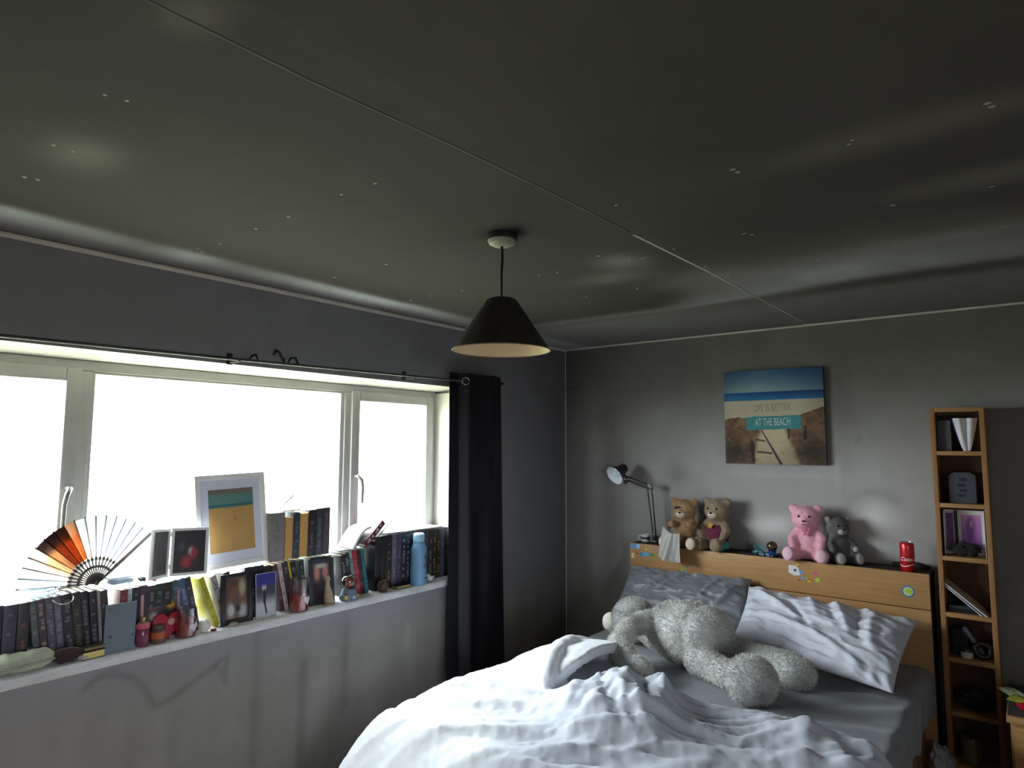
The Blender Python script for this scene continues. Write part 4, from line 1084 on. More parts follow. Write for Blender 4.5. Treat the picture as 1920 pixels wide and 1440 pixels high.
def dragon():
    t = thing('figurine', 'tiny teal crouching figurine left of the glass ball', 'figurine', (1.508, -0.155, SH))
    bm = bmesh.new()
    chain(bm, [(-0.035, 0, 0.014), (-0.01, 0, 0.022), (0.012, 0, 0.024), (0.025, -0.005, 0.016)], [0.008, 0.014, 0.014, 0.01], 0.3, 10)
    chain(bm, [(-0.01, 0, 0.022), (-0.014, 0.002, 0.05)], [0.010, 0.006], 0.3, 10)
    add_ball(bm, (-0.018, -0.004, 0.054), (0.012, 0.009, 0.008), 10)
    for x in (-0.014, 0.014): chain(bm, [(x, -0.01, 0.012), (x - 0.004, -0.016, 0.005)], [0.006, 0.005], 0.3, 8)
    me = remesh(bm, 0.003, 2, 0.5); v = coords(me); v[:, 2] -= v[:, 2].min(); set_coords(me, v)
    obj('body', me, mat('teal_glaze', (50, 106, 110), rough=0.3, var=0.3, vscale=40), t)
    obj('wing', prism([(0, 0), (0.03, 0.016), (0.012, 0.03), (-0.008, 0.02)], -0.001, 0.001), mat('pale_teal_glaze', (96, 150, 156), rough=0.3), t, (0.0, 0.004, 0.03), (R(-10), R(10), R(15)))
dragon()
def orb():
    t = thing('glass_ball', 'amber glass ball on a blue stand beside the pink bear', 'ornament', (1.580, -0.135, SH))
    obj('stand', lathe([(0.0, 0.0), (0.03, 0.0), (0.033, 0.006), (0.024, 0.014), (0.02, 0.02), (0.026, 0.03), (0.022, 0.031), (0.0, 0.024)], 24), mat('cobalt_glaze', (36, 74, 150), rough=0.25), t)
    obj('ball', ball((0, 0, 0.056), 0.031, 28), mat('amber_mirrored_glass', (120, 100, 74), rough=0.08, metal=0.75), t)
orb()
beadm = mat('blue_beads', (120, 160, 190), rough=0.2)
bm = bmesh.new()
for k in range(26):
    a = k * 0.55; add_ball(bm, (0.028 * math.cos(a) + 0.012 * math.cos(k * 2.1), 0.016 * math.sin(a), 0.006 + 0.004 * (k % 3)), 0.0055, 8)
tag(obj('bead_string', to_mesh(bm, smooth=True), beadm, None, (1.555, -0.188, SH)), 'string of pale blue beads at the foot of the glass ball', 'beads')

def can():
    t = thing('drink_can', 'red drinks can with white lettering on the headboard end', 'can', (2.289, -0.170, SH), (0, 0, R(18)))
    r = 0.034; hh = 0.150
    prof = [(0.0, 0.002), (r * 0.7, 0.002), (r * 0.78, 0.0), (r, 0.010), (r, hh - 0.014), (r * 0.94, hh - 0.005), (r * 0.86, hh - 0.001)]
    obj('body', lathe(prof, 40), mat('red_metallic_print', (196, 24, 30), rough=0.3, metal=0.25, coat=0.3), t)
    al = mat('brushed_aluminium', (190, 192, 196), rough=0.3, metal=0.9)
    ld = obj('lid', lathe([(r * 0.86, hh - 0.001), (r * 0.88, hh + 0.002), (r * 0.84, hh + 0.002), (r * 0.80, hh - 0.004), (0.0, hh - 0.004)], 40, cap=False), al, t)
    obj('ring_pull', box(-0.008, 0.008, -0.02, 0.004, hh - 0.004, hh - 0.001, 0.001), al, ld)
    tm = text_mesh('Coca-Cola', 0.027, shear=0.35, bold=0.0004); 
    bm = bmesh.new(); bm.from_mesh(tm); bmesh.ops.subdivide_edges(bm, edges=bm.edges[:], cuts=2); bm.to_mesh(tm); bm.free()
    v = coords(tm); a = v[:, 0] / r + 0.45
    v = np.stack([np.sin(a) * (r + 0.0006), -np.cos(a) * (r + 0.0006), v[:, 2] + hh * 0.43], 1); set_coords(tm, v)
    obj('lettering', tm, mat('white_can_ink', (232, 230, 230), rough=0.4), t)
    st = []
    for k in range(30):
        a = -1.9 + k * 0.13; st.append((a, hh * 0.22 + 0.006 * math.sin(a * 2.2)))
    P = np.array([[(np.sin(a) * (r + 0.0005), -np.cos(a) * (r + 0.0005), z + d) for a, z in st] for d in (-0.002, 0.002)])
    obj('wave_stripe', grid(P), MC['white_can_ink'], t)
can()
def black_bag():
    n = 30
    pts = [(2.20, -0.06, SH + 0.012), (2.27, -0.05, SH + 0.016), (2.33, -0.07, SH + 0.018), (2.375, -0.09, SH + 0.014)]
    o = obj('strap', tube(pts, [0.012, 0.016, 0.018, 0.012], 8), mat('black_webbing', (18, 18, 19), rough=0.8))
    tag(o, 'black webbing strap lying behind the red can', 'strap')
black_bag()

# ================================================================ tower bookcase
TX0, TX1, TY0, TY1, TZ = 2.427, 2.660, -0.200, -0.022, 1.852
dk_v = mat('sooted_beech_upright', (156, 112, 70), rough=0.5, var=0.16, vscale=5, stretch=(14, 8, 1.2), spec=0.4)
dk_h = mat('sooted_beech', (166, 122, 78), rough=0.5, var=0.16, vscale=5, stretch=(1.2, 8, 14), spec=0.4)
def tower():
    t = thing('tower_bookcase', 'tall narrow beech tower shelf unit right of the bed', 'bookcase', (0, 0, 0))
    obj('side', box(TX0, TX0 + 0.022, TY0, TY1, 0, TZ, 0.0015), dk_v, t)
    obj('side', box(TX1 - 0.022, TX1, TY0, TY1, 0, TZ, 0.0015), dk_v, t)
    obj('top', box(TX0 + 0.0222, TX1 - 0.0222, TY0, TY1, TZ - 0.022, TZ, 0.0015), dk_h, t)
    for z in SHZ: obj('shelf', box(TX0 + 0.0222, TX1 - 0.0222, TY0 + 0.001, TY1, z - 0.022, z, 0.0015), dk_h, t)
    obj('back_panel', box(TX0 + 0.0222, TX1 - 0.0222, TY1 - 0.006, TY1 - 0.001, 0.03, TZ - 0.03), mat('dark_back_board', (84, 58, 38), rough=0.6), t)
SHZ = [1.628, 1.361, 1.093, 0.812, 0.592, 0.331, 0.08]
tower()
TXM = (TX0 + TX1) / 2

def booklet(name, label, cat, loc, rot, w_, d_, t_, cov, page, group=None):
    b = thing(name, label, cat, loc, rot, group)
    obj('cover', boxes([(-w_ / 2, w_ / 2, -t_ / 2, -t_ / 2 + 0.0015, 0, d_), (-w_ / 2, w_ / 2, t_ / 2 - 0.0015, t_ / 2, 0, d_)], 0), cov, b)
    obj('pages', box(-w_ / 2 + 0.002, w_ / 2 - 0.002, -t_ / 2 + 0.0016, t_ / 2 - 0.0016, 0.001, d_ - 0.002), page, b)
    return b
paper = mat('white_paper', (222, 220, 224), rough=0.8, var=0.05, vscale=20)
navy = mat('navy_card', (36, 38, 92), rough=0.6)
# folded papers in a blue folder, top compartment
def folded_papers():
    t = thing('folded_papers', 'white papers curled in a navy folder in the top compartment', 'papers', (TXM, -0.11, SHZ[0]))
    def sheetm(x0, x1, bend, y0):
        u, v = np.meshgrid(np.linspace(0, 1, 14), np.linspace(0, 1, 14))
        x = (x0 + (x1 - x0) * u) * (0.25 + 0.75 * v ** 0.8) + 0.055 + 0.0 * v; y = y0 + bend * np.sin(u * math.pi) * v
        return thicken(grid(np.stack([x - 0.02, y, 0.001 + v * 0.168], -1)), 0.0015)
    obj('sheet', sheetm(-0.055, 0.0, -0.03, -0.06), paper, t)
    obj('sheet', sheetm(-0.002, 0.052, -0.025, -0.055), paper, t)
    obj('folder', sheetm(-0.062, 0.002, -0.03, -0.045), mat('blue_card', (44, 48, 150), rough=0.5), t)
folded_papers()
tag(obj('box', box(-0.03, 0.03, -0.05, 0.05, 0, 0.16, 0.003), mat('dusty_grey_card', (96, 96, 100), rough=0.8, var=0.2, vscale=20), None, (TX0 + 0.056, -0.105, SHZ[0] + 0.0005)), 'dusty grey card box left in the top compartment', 'box')
def dark_box():
    t = thing('display_box', 'dim blue-grey boxed item with dark emblem on the second shelf', 'box', (TXM + 0.004, -0.10, SHZ[1] + 0.0005))
    obj('carton', prism([(-0.058, 0), (0.058, 0), (0.058, 0.14), (0.035, 0.158), (-0.035, 0.158), (-0.058, 0.14)], -0.045, 0.045, 0.002), mat('slate_blue_card', (66, 70, 80), rough=0.5), t)
    obj('emblem', boxes([(-0.012, 0.02, -0.0462, -0.0455, 0.11, 0.13), (-0.02, 0.014, -0.0462, -0.0455, 0.082, 0.102), (-0.012, 0.02, -0.0462, -0.0455, 0.056, 0.074), (-0.018, 0.012, -0.0462, -0.0455, 0.032, 0.048)]), mat('dark_navy_ink', (26, 30, 54), rough=0.5), t)
dark_box()
def pink_art(u, v):
    n = fbm(u * 6, v * 6, 3, 9)
    c = mixc((214, 150, 206), (150, 86, 170), np.clip(v * 0.9 - 0.1 + 0.5 * (n - 0.5), 0, 1) * 0 + np.clip(1 - v, 0, 1))
    hair = gblob(u, v, 0.46, 0.72, 0.17, 0.2) ** 0.6 + gblob(u, v, 0.42, 0.42, 0.2, 0.3)
    c = mixc(c, (84, 44, 96), np.clip(hair, 0, 1) * 0.8)
    c = mixc(c, (196, 132, 170), np.clip(gblob(u, v, 0.5, 0.74, 0.075, 0.1) * 1.2, 0, 1))
    return mixc(c, (120, 60, 140), np.clip(gblob(u, v, 0.45, 0.1, 0.3, 0.25), 0, 1) * 0.5)
printm = mat('glossy_photo_print', (200, 200, 200), rough=0.35, attr=True, spec=0.5)
def art_box():
    t = thing('picture_box', 'white open card box with a purple portrait inside, third shelf', 'box', (TXM, -0.10, SHZ[2] + 0.0005))
    wc = mat('white_card', (222, 222, 216), rough=0.6)
    obj('back_card', box(-0.086, 0.092, 0.02, 0.024, 0, 0.228), wc, t)
    obj('side_flap', prism([(0.0, 0), (0.095, 0), (0.095, 0.23), (0.0, 0.228)], -0.002, 0.0), wc, t, (0.0925, 0.02, 0), (0, 0, R(-92)))
    obj('side_flap', prism([(0.0, 0), (0.095, 0), (0.095, 0.23), (0.0, 0.228)], -0.002, 0.0), wc, t, (-0.0855, 0.02, 0), (0, 0, R(-88)))
    obj('portrait', print_mesh(0.085, 0.175, pink_art, 40, 50), printm, t, (0.028, 0.0185, 0.03))
    obj('side_print', print_mesh(0.032, 0.19, lambda u, v: mixc((150, 70, 160), (96, 44, 116), fbm(u * 4, v * 6, 3, 4)), 20, 40), printm, t, (-0.066, 0.0185, 0.02))
    obj('divider', box(-0.044, -0.030, 0.012, 0.019, 0.004, 0.225), mat('charcoal_card', (50, 46, 52), rough=0.7), t)
art_box()
crumple('glove', 'crumpled black glove in front of the purple portrait', 'glove', (TXM + 0.006, -0.155, SHZ[2] + 0.0005), 0.040, mat('black_knit', (26, 25, 27), rough=0.95), 9, 1.5, 0.75, 0.3)
# leaning magazines, fourth compartment
for i, (dx, ang, c, lb) in enumerate(((0.080, -38, (190, 192, 180), 'pale magazine leaning steeply in the fourth compartment'), (0.062, -39, (64, 64, 74), 'dark magazine leaning under the pale one'))):
    m_ = thing('magazine', lb, 'magazine', (TXM + dx, -0.11, SHZ[3] + 0.001), (0, R(ang - 12 + i * 2), 0), 'leaning magazines')
    obj('cover', box(-0.002, 0.0, -0.08, 0.065, 0, 0.225), mat('mag_%d' % i, c, rough=0.35), m_)
    obj('pages', box(-0.0065, -0.0021, -0.078, 0.064, 0.001, 0.222), paper, m_)
for i, (z, c, lb) in enumerate(((0.0, (30, 30, 34), 'black disc case lying lowest in the fourth compartment'), (0.017, (54, 56, 62), 'grey disc case stacked on the black one'))):
    tag(obj('disc_case', box(-0.07, 0.05, -0.06, 0.06, 0, 0.0155, 0.002), mat('disc_case_%d' % i, c, rough=0.25), None, (TXM - 0.015, -0.11, SHZ[3] + 0.001 + z), (0, 0, R(4 * i))), lb, 'disc case', 'disc cases')
# fifth: tub, tape roll, leaning book
def tub(name, label, loc, r, h_, c, lidc):
    t = thing(name, label, 'tub', loc)
    obj('pot', lathe([(0, 0), (r * 0.9, 0), (r, 0.004), (r, h_), (0, h_)], 24), mat(name + '_pot', c, rough=0.4), t)
    obj('lid', lathe([(0, h_ + 0.0002), (r * 1.05, h_ + 0.0002), (r * 1.05, h_ + 0.012), (r, h_ + 0.015), (0, h_ + 0.015)], 24), mat(name + '_lid', lidc, rough=0.4), t)
tub('cream_tub', 'small white tub with dark lid on the fifth shelf', (TXM - 0.018, -0.155, SHZ[4] + 0.0005), 0.027, 0.03, (210, 210, 206), (40, 40, 42))
def tape():
    o = obj('tape_roll', tube([(0.032 * math.cos(a), 0, 0.047 + 0.032 * math.sin(a)) for a in np.linspace(0, 2 * math.pi, 33)[:-1]], 0.013, 12, True), mat('black_tape', (18, 18, 19), rough=0.35), None, (TXM + 0.050, -0.150, SHZ[4] - 0.001), (R(-12), 0, R(10)))
    tag(o, 'black tape roll standing at the right of the fifth shelf', 'tape')
tape()
lb_ = thing('book', 'grey book leaning behind the tape roll on the fifth shelf', 'book', (TXM + 0.070, -0.085, SHZ[4] + 0.003), (0, R(-32), 0))
obj('cover', boxes([(-0.018, -0.016, -0.05, 0.05, 0, 0.17), (0.0, 0.002, -0.05, 0.05, 0, 0.17), (-0.018, 0.002, -0.051, -0.049, 0, 0.17)]), mat('grey_blue_cover', (84, 88, 104), rough=0.5), lb_)
obj('pages', box(-0.0158, -0.0002, -0.0488, 0.048, 0.003, 0.167), paper, lb_)
tag(obj('black_box', box(-0.035, 0.035, -0.05, 0.05, 0, 0.125, 0.004), mat('matte_black_card', (20, 20, 22), rough=0.7), None, (TXM - 0.045, -0.078, SHZ[4] + 0.0005)), 'matte black box behind the white tub', 'box')
crumple('bag', 'dark scrunched bag on the sixth shelf', 'bag', (TXM, -0.12, SHZ[5] + 0.0005), 0.055, mat('dark_plastic_bag', (30, 30, 31), rough=0.5), 21, 1.1, 0.9, 0.25)
tub('jar', 'dull yellow tub in the lowest compartment', (TXM - 0.02, -0.13, SHZ[6] + 0.0005), 0.045, 0.11, (110, 104, 70), (96, 92, 66))

# white scrunched bag on the floor between the headboard and the tower
crumple('carrier_bag', 'white scrunched carrier bag on the floor by the tower', 'bag', (2.408, -0.31, 0.002), 0.055, mat('white_polythene', (170, 170, 176), rough=0.5), 33, 0.9, 1.5, 0.3)

# ================================================================ bedside chest at the right edge
def chest():
    t = thing('bedside_chest', 'beech bedside chest with dark top at the right edge', 'chest', (2.70, -0.62, 0))
    Wd, D, Hh = 0.42, 0.48, 0.50
    obj('carcass', box(0, Wd, 0.012, D, 0, Hh - 0.03, 0.002), beech_v, t)
    obj('top', box(-0.012, Wd + 0.012, -0.008, D, Hh - 0.0295, Hh - 0.004, 0.003), beech, t)
    obj('top_mat', box(-0.008, Wd + 0.01, 0.012, D - 0.002, Hh - 0.0038, Hh, 0.001), mat('charcoal_mat', (52, 50, 46), rough=0.9, var=0.2, vscale=20), t)
    for z0, z1 in ((0.03, 0.235), (0.245, 0.455)):
        d = obj('drawer', box(0.008, Wd - 0.008, 0.0, 0.0118, z0, z1, 0.002), beech, t)
        obj('knob', ball((Wd / 2, -0.012, (z0 + z1) / 2), (0.014, 0.012, 0.014), 14), mat('steel_knob', (160, 160, 160), rough=0.3, metal=0.8), d)
chest()
def packet(label, loc, w_, d_, c, rz, seed, cat='packet'):
    n = 18
    u, v = np.meshgrid(np.linspace(-1, 1, n), np.linspace(-1, 1, n))
    h_ = 0.014 * np.clip((1 - u ** 4) * (1 - v ** 2), 0, 1) ** 0.5 * (1 + 0.6 * (fbm(u * 3 + seed, v * 3, 3, seed) - 0.5)) + 0.001
    top = np.stack([u * w_ / 2, v * d_ / 2, h_ + 0.002], -1); bot = np.stack([u * w_ / 2, v * d_ / 2, np.full_like(u, 0.0)], -1)
    bm = bmesh.new()
    g1 = [[bm.verts.new(top[i, j]) for j in range(n)] for i in range(n)]; g2 = [[bm.verts.new(bot[i, j]) for j in range(n)] for i in range(n)]
    for i in range(n - 1):
        for j in range(n - 1):
            bm.faces.new((g1[i][j], g1[i][j + 1], g1[i + 1][j + 1], g1[i + 1][j])); bm.faces.new((g2[i][j], g2[i + 1][j], g2[i + 1][j + 1], g2[i][j + 1]))
    for k in range(n - 1):
        for A, B in ((g1[0][k], g1[0][k + 1]), (g1[-1][k], g1[-1][k + 1]), (g1[k][0], g1[k + 1][0]), (g1[k][-1], g1[k + 1][-1])): pass
    bmesh.ops.recalc_face_normals(bm, faces=bm.faces[:])
    o = obj('sweet_packet', to_mesh(bm, smooth=True), mat('packet_%d' % seed, c, rough=0.25, var=0.25, vscale=30), None, loc, (0, 0, R(rz)))
    return tag(o, label, cat, 'packets on the bedside chest')
packet('pale green and white packet at the back left of the chest', (2.705, -0.30, 0.5005), 0.07, 0.13, (196, 206, 170), 30, 41)
packet('yellow-green packet between the pale and red packets', (2.735, -0.385, 0.5005), 0.08, 0.09, (170, 170, 60), -20, 42)
packet('red glossy packet at the right on the chest', (2.775, -0.47, 0.5005), 0.10, 0.08, (190, 24, 50), 15, 43)

# ================================================================ books on the window sill
ZS = WIN_Z0 + 0.0006
RZ = R(90)     # local +X runs along the sill away from the camera, local -Y faces the room
pages_m = mat('cream_page_block', (216, 204, 172), rough=0.85, var=0.08, vscale=30, stretch=(40, 1, 1))
pages_o = mat('tanned_page_block', (206, 160, 100), rough=0.85, var=0.1, vscale=30, stretch=(40, 1, 1))
BM = {}
def bookmat(c):
    k = 'book_cover_%d_%d_%d' % c
    return mat(k, c, rough=0.45, var=0.18, vscale=14, spec=0.5)
def title_marks(th, h, seed):
    rg = random.Random(seed); L = []
    th = min(th, 0.03)
    z = h * rg.uniform(0.10, 0.2)
    while z < h * 0.88:
        dz = rg.uniform(0.006, 0.016)
        if rg.random() < 0.72:
            wv = th * rg.uniform(0.16, 0.3); x = th * rg.uniform(-0.1, 0.1)
            L.append((x - wv, x + wv, -0.0006, 0.0002, z, z + dz))
        z += dz + rg.uniform(0.002, 0.006) + (0.03 if rg.random() < 0.12 else 0)
    return boxes(L) if L else None
def book(label, y, th, h, c, x=-0.05, z=ZS, dep=0.135, lean=0.0, title=None, fore=False, group='books on the window sill', tilt=0.0, yaw=0.0, pm=None):
    """upright book: spine (or fore-edge) towards the room at depth x; lean>0 tips the top towards the curtain"""
    a = R(lean)
    lift = th / 2 * abs(math.sin(a))
    t = thing('book', label, 'book', (x, y, z + lift), (R(tilt), a, RZ + R(yaw)), group)
    cv = bookmat(c)
    bt = 0.0022
    if not fore:
        obj('cover', boxes([(-th / 2, -th / 2 + bt, 0.001, dep, 0, h), (th / 2 - bt, th / 2, 0.001, dep, 0, h), (-th / 2, th / 2, 0.0, bt + 0.001, 0, h)], 0.0005), cv, t)
        obj('pages', box(-th / 2 + bt, th / 2 - bt, bt + 0.0012, dep - 0.004, 0.003, h - 0.004), pm or pages_m, t)
        if title:
            title = tuple(int(0.55 * p + 0.45 * q) for p, q in zip(title, c))
            me = title_marks(th, h, hash_(label))
            if me: obj('spine_title', me, mat('spine_ink_%d_%d_%d' % title, title, rough=0.4), t, kind='stuff')
    else:
        obj('cover', boxes([(-th / 2, -th / 2 + bt, 0.0, dep, 0, h), (th / 2 - bt, th / 2, 0.0, dep, 0, h), (-th / 2, th / 2, dep - bt - 0.001, dep, 0, h)], 0.0005), cv, t)
        obj('pages', box(-th / 2 + bt, th / 2 - bt, 0.004, dep - bt - 0.0012, 0.003, h - 0.004), pages_o, t)
    return t
def hash_(s):
    return sum((i + 1) * ord(ch) for i, ch in enumerate(s)) % 100003
DK = (44, 40, 52)
SP = (150, 140, 150)
PL = (190, 180, 170)
# (label, left y, right y, height, colour, title colour, lean, fore)
row1 = [
 ('charcoal hardback at the far left end of the sill', -3.560, -3.506, .235, (50, 48, 58), SP, 0),
 ('grey-violet book second from the left end of the sill', -3.504, -3.463, .232, (66, 62, 76), SP, 0),
 ('dark book with a reddish edge third from the left end', -3.461, -3.425, .232, (58, 48, 54), (150, 90, 80), 0),
]
for lb, y0, y1, h, c, tc, ln in row1: book(lb, (y0 + y1) / 2, y1 - y0 - 0.0015, h, c, lean=ln, title=tc)
def leaning(lst, y, lean, h0, x=-0.05, dep=0.135):
    c = math.cos(R(lean))
    for lb, th, c_, tc, dh in lst:
        book(lb, y + th / 2 / c, th - 0.001, h0 + dh, c_, x=x, lean=lean, title=tc, dep=dep)
        y += (th + 0.0008) / c
    return y
y = leaning([('slim grey-green book starting the leaning run', .022, (84, 88, 92), SP, -.004),
         ('dark maroon book with pale edge leaning left', .024, (74, 56, 62), PL, -.002),
         ('slate book under the clear plates', .026, (84, 78, 92), SP, .0),
         ('lilac-grey book under the clear plates', .024, (98, 90, 106), SP, .0),
         ('black and plum book below the fan pivot', .032, (44, 32, 46), SP, .002),
         ('olive black book leaning left of the card plaque', .03, (46, 46, 40), (110, 106, 90), .004),
         ('near-black book with a pale dot leaning left', .024, (36, 32, 40), (150, 140, 150), .003)], -3.402, -7, .238)
y = leaning([('dark violet paperback next to the pale-spined one', .026, (46, 40, 52), SP, .0),
         ('thin pale-spined paperback beside the card plaque', .011, (150, 140, 130), (90, 80, 80), .0),
         ('dark plum book half hidden by the card plaque', .026, (56, 46, 58), SP, -.004)], y, -6, .237)
y2 = y + 0.022
for lb, th, c, tc in (('dark red book above the card plaque', .028, (104, 36, 44), (170, 90, 90)), ('pale grey book above the card plaque', .016, (160, 164, 168), (90, 90, 100)), ('black book above the right side of the plaque', .026, (34, 30, 38), SP),
                      ('dark purple book behind the pink photo frame', .03, (54, 38, 60), SP), ('charcoal book behind the pink photo frame', .034, (46, 44, 52), SP), ('dark green book behind the pink photo frame', .03, (40, 54, 50), SP), ('black-brown book behind the pink photo frame', .034, (44, 38, 36), SP)):
    if y2 + th > -2.90: break
    book(lb, y2 + th / 2, th - 0.001, .222 + 0.008 * random.random(), c, title=tc, dep=.12); y2 += th + 0.0008
y = leaning([('teal-grey book leaning right of the pink photo frame', .026, (70, 96, 104), SP, -.002),
         ('mid-blue book leaning beside the teal one', .028, (72, 100, 140), PL, .0),
         ('dark grey book leaning against the yellow one', .026, (56, 54, 64), SP, .003)], -2.875, -14, .236)
book('bright yellow book leaning steeply beside the black photo frame', -2.722, .024, .236, (176, 168, 24), lean=-21, title=(110, 104, 20), x=-0.04, dep=.11)
y3 = leaning([('white and grey book leaning between the yellow book and black frame', .028, (150, 146, 150), (60, 60, 70), -.002)], -2.688, -19, .232, x=-0.05, dep=.11)
y3 = leaning([('charcoal book behind the black photo frame', .034, (44, 42, 50), SP, -.004)], y3 + 0.006, -12, .232, x=-0.062, dep=.12) + 0.024
for lb, th, c, tc in ( ('plum book behind the black photo frame', .032, (60, 40, 56), SP), ('dark blue book behind the black photo frame', .034, (38, 42, 66), SP),
                      ('black book behind the blue-band photo block', .03, (34, 32, 38), SP), ('dark brown book behind the blue-band photo block', .034, (56, 44, 42), SP), ('dark grey book behind the blue-band photo block', .03, (52, 50, 56), SP)):
    if y3 + th > -2.452: break
    book(lb, y3 + th / 2, th - 0.001, .226 + 0.01 * random.random(), c, title=tc, x=-0.062, dep=.12); y3 += th + 0.0008
y = leaning([('maroon book leaning right of the blue-band photo block', .024, (80, 50, 58), SP, -.004),
         ('white and pink spined book leaning above the red candle', .022, (190, 180, 184), (160, 60, 70), -.002),
         ('charcoal book leaning left of the thin yellow one', .032, (54, 52, 60), SP, .002),
         ('thin yellow book leaning left of the slate photo frame', .011, (206, 194, 24), (120, 110, 20), .0),
         ('black book leaning behind the slate photo frame', .03, (34, 32, 38), SP, -.002)], -2.405, -13, .236)
y4 = leaning([('deep green book leaning behind the slate photo frame', .026, (40, 54, 48), SP, -.004)], y + 0.003, -7, .234, x=-0.06, dep=.12) + 0.012
for lb, th, c, tc in (('navy book behind the slate photo frame', .032, (36, 38, 60), SP), ('dark teal book behind the slate photo frame', .03, (40, 54, 60), SP), ('brown-black book behind the slate photo frame', .034, (48, 40, 40), SP), ('grey book behind the slate photo frame', .028, (70, 68, 74), SP)):
    if y4 + th > -2.06: break
    book(lb, y4 + th / 2, th - 0.001, .232, c, title=tc, x=-0.062, dep=.12); y4 += th + 0.0008
y = leaning([('black book with white panel leaning right of the slate photo frame', .030, (42, 40, 48), (200, 200, 196), -.012),
         ('navy book with pale lettering leaning mid-run', .028, (44, 48, 66), (190, 196, 196), -.004),
         ('mint-spined book leaning beside the red one', .020, (130, 160, 150), (60, 80, 90), .002),
         ('crimson book leaning in the middle of the run', .030, (168, 40, 62), (206, 110, 120), .004),
         ('black book leaning against the crimson one', .024, (40, 36, 44), (170, 90, 80), .004),
         ('black and turquoise book ending the leaning run', .024, (46, 106, 124), (20, 40, 50), .004)], -2.028, -10, .236)
# tall row at the curtain end
yy = -1.828
tall = [('tall black hardback first in the right-hand row', .040, (28, 26, 32), None), ('tall black hardback second in the right-hand row', .040, (26, 24, 30), None), ('tall black book with gilt marks, third of the row', .042, (36, 32, 32), (178, 160, 96)),
        ('tall grey-spined book fourth in the right-hand row', .036, (92, 88, 102), (150, 144, 150)), ('tall violet-grey book fifth in the right-hand row', .038, (62, 58, 80), (120, 116, 140)), ('tall black book with white lettering, sixth of the row', .034, (32, 32, 38), (206, 208, 210)),
        ('tall navy book with white lettering, seventh of the row', .034, (40, 42, 60), (196, 198, 204)), ('tall black book with green mark left of the spray bottle', .036, (34, 40, 36), (90, 140, 60)), ('tall plum book directly behind the spray bottle', .040, (70, 40, 60), SP),
        ('tall grey-blue book right of the spray bottle', .036, (70, 76, 90), SP), ('tall black-grey book with red cap right of the bottle', .036, (60, 56, 60), (170, 120, 120)), ('tall black book with silver lettering near the curtain', .034, (44, 42, 46), (176, 170, 160)),
        ('tall brown-black book with gilt lettering near the curtain', .034, (50, 44, 40), (190, 170, 90)), ('tall dark book with yellow lettering near the curtain', .032, (48, 44, 36), (214, 200, 90)), ('tall slate-blue book near the curtain', .036, (70, 76, 104), (130, 140, 160)), ('tall black book nearest the curtain', .030, (34, 34, 40), (140, 120, 60))]
rg = random.Random(5)
for i, (lb, th, c, tc) in enumerate(tall):
    th2 = th * 0.985
    if yy + th2 > -1.232: break
    book(lb, yy + th2 / 2, th2 - 0.001, .288 + 0.012 * rg.random(), c, title=tc, dep=.14, group='tall books at the curtain end'); yy += th2 + 0.0006

# ---- upper tier standing on the lower row
ZU = ZS + 0.2425
up = [('wide dusty grey book beside the large white frame', -2.470, -2.392, .232, (128, 122, 124), (90, 86, 90), False),
      ('tan fore-edge book, first of the two on the upper tier', -2.388, -2.345, .205, (206, 160, 100), None, True),
      ('dark teal book between the two tan fore-edges', -2.343, -2.309, .226, (48, 58, 72), (110, 130, 140), False),
      ('tan fore-edge book, second of the two on the upper tier', -2.307, -2.258, .222, (190, 150, 60), None, True),
      ('black book fifth in the upper tier', -2.256, -2.215, .232, (38, 36, 48), (140, 130, 90), False),
      ('dark grey book with teal top, second last of the upper tier', -2.213, -2.170, .236, (56, 58, 70), (110, 140, 150), False),
      ('plum-grey book ending the upper tier', -2.168, -2.128, .238, (78, 66, 78), (110, 100, 110), False)]
for lb, y0, y1, h, c, tc, fe in up: book(lb, (y0 + y1) / 2, y1 - y0 - 0.001, h, c, x=-0.058, z=ZU, title=tc, fore=fe, dep=.13, group='books on the upper tier')
# papers and a leaning booklet on top of the upper tier
tag(obj('paper_sheaf', box(-0.05, 0.05, -0.055, 0.055, 0, 0.006, 0.001), paper, None, (-0.12, -2.355, ZU + 0.2335), (0, 0, R(8))), 'white paper sheaf lying across the upper books', 'papers')
bl = thing('booklet', 'green-grey booklet tilted up behind the upper books', 'book', (-0.15, -2.40, ZU + 0.2402), (0, R(52), RZ))
obj('cover', box(-0.004, 0.004, -0.04, 0.04, 0, 0.11, 0.001), mat('sage_cover', (120, 140, 136), rough=0.4), bl)
obj('pages', box(-0.003, 0.003, -0.0412, -0.0401, 0.003, 0.107), paper, bl)
# open book lying face down and the maroon one leaning on it
def open_book():
    t = thing('open_book', 'open paperback splayed on top of the lower books', 'book', (-0.10, -1.985, ZU + 0.001), (0, 0, RZ + R(-6)))
    def wing(x1, z1, th, sag):
        u, v = np.meshgrid(np.linspace(0, 1, 20), np.linspace(-0.075, 0.075, 6))
        return thicken(grid(np.stack([x1 * u, v, 0.004 + z1 * u + sag * np.sin(u * math.pi)], -1)), th)
    obj('pages', wing(0.105, 0.105, -0.012, 0.028), paper, t)
    obj('cover', wing(0.11, 0.085, -0.002, 0.008), mat('dusky_cover', (90, 72, 78), rough=0.5), t)
    obj('cover', wing(-0.09, 0.004, -0.003, 0.004), mat('dusky_cover', (90, 72, 78), rough=0.5), t)
    obj('photo_page', wing(0.085, 0.052, -0.001, 0.012), mat('mint_page', (150, 176, 160), rough=0.6), t)
open_book()
mb = thing('book', 'maroon book tilted upward beside the open paperback', 'book', (-0.095, -1.895, ZU + 0.004), (0, R(48), RZ), 'books on the upper tier')
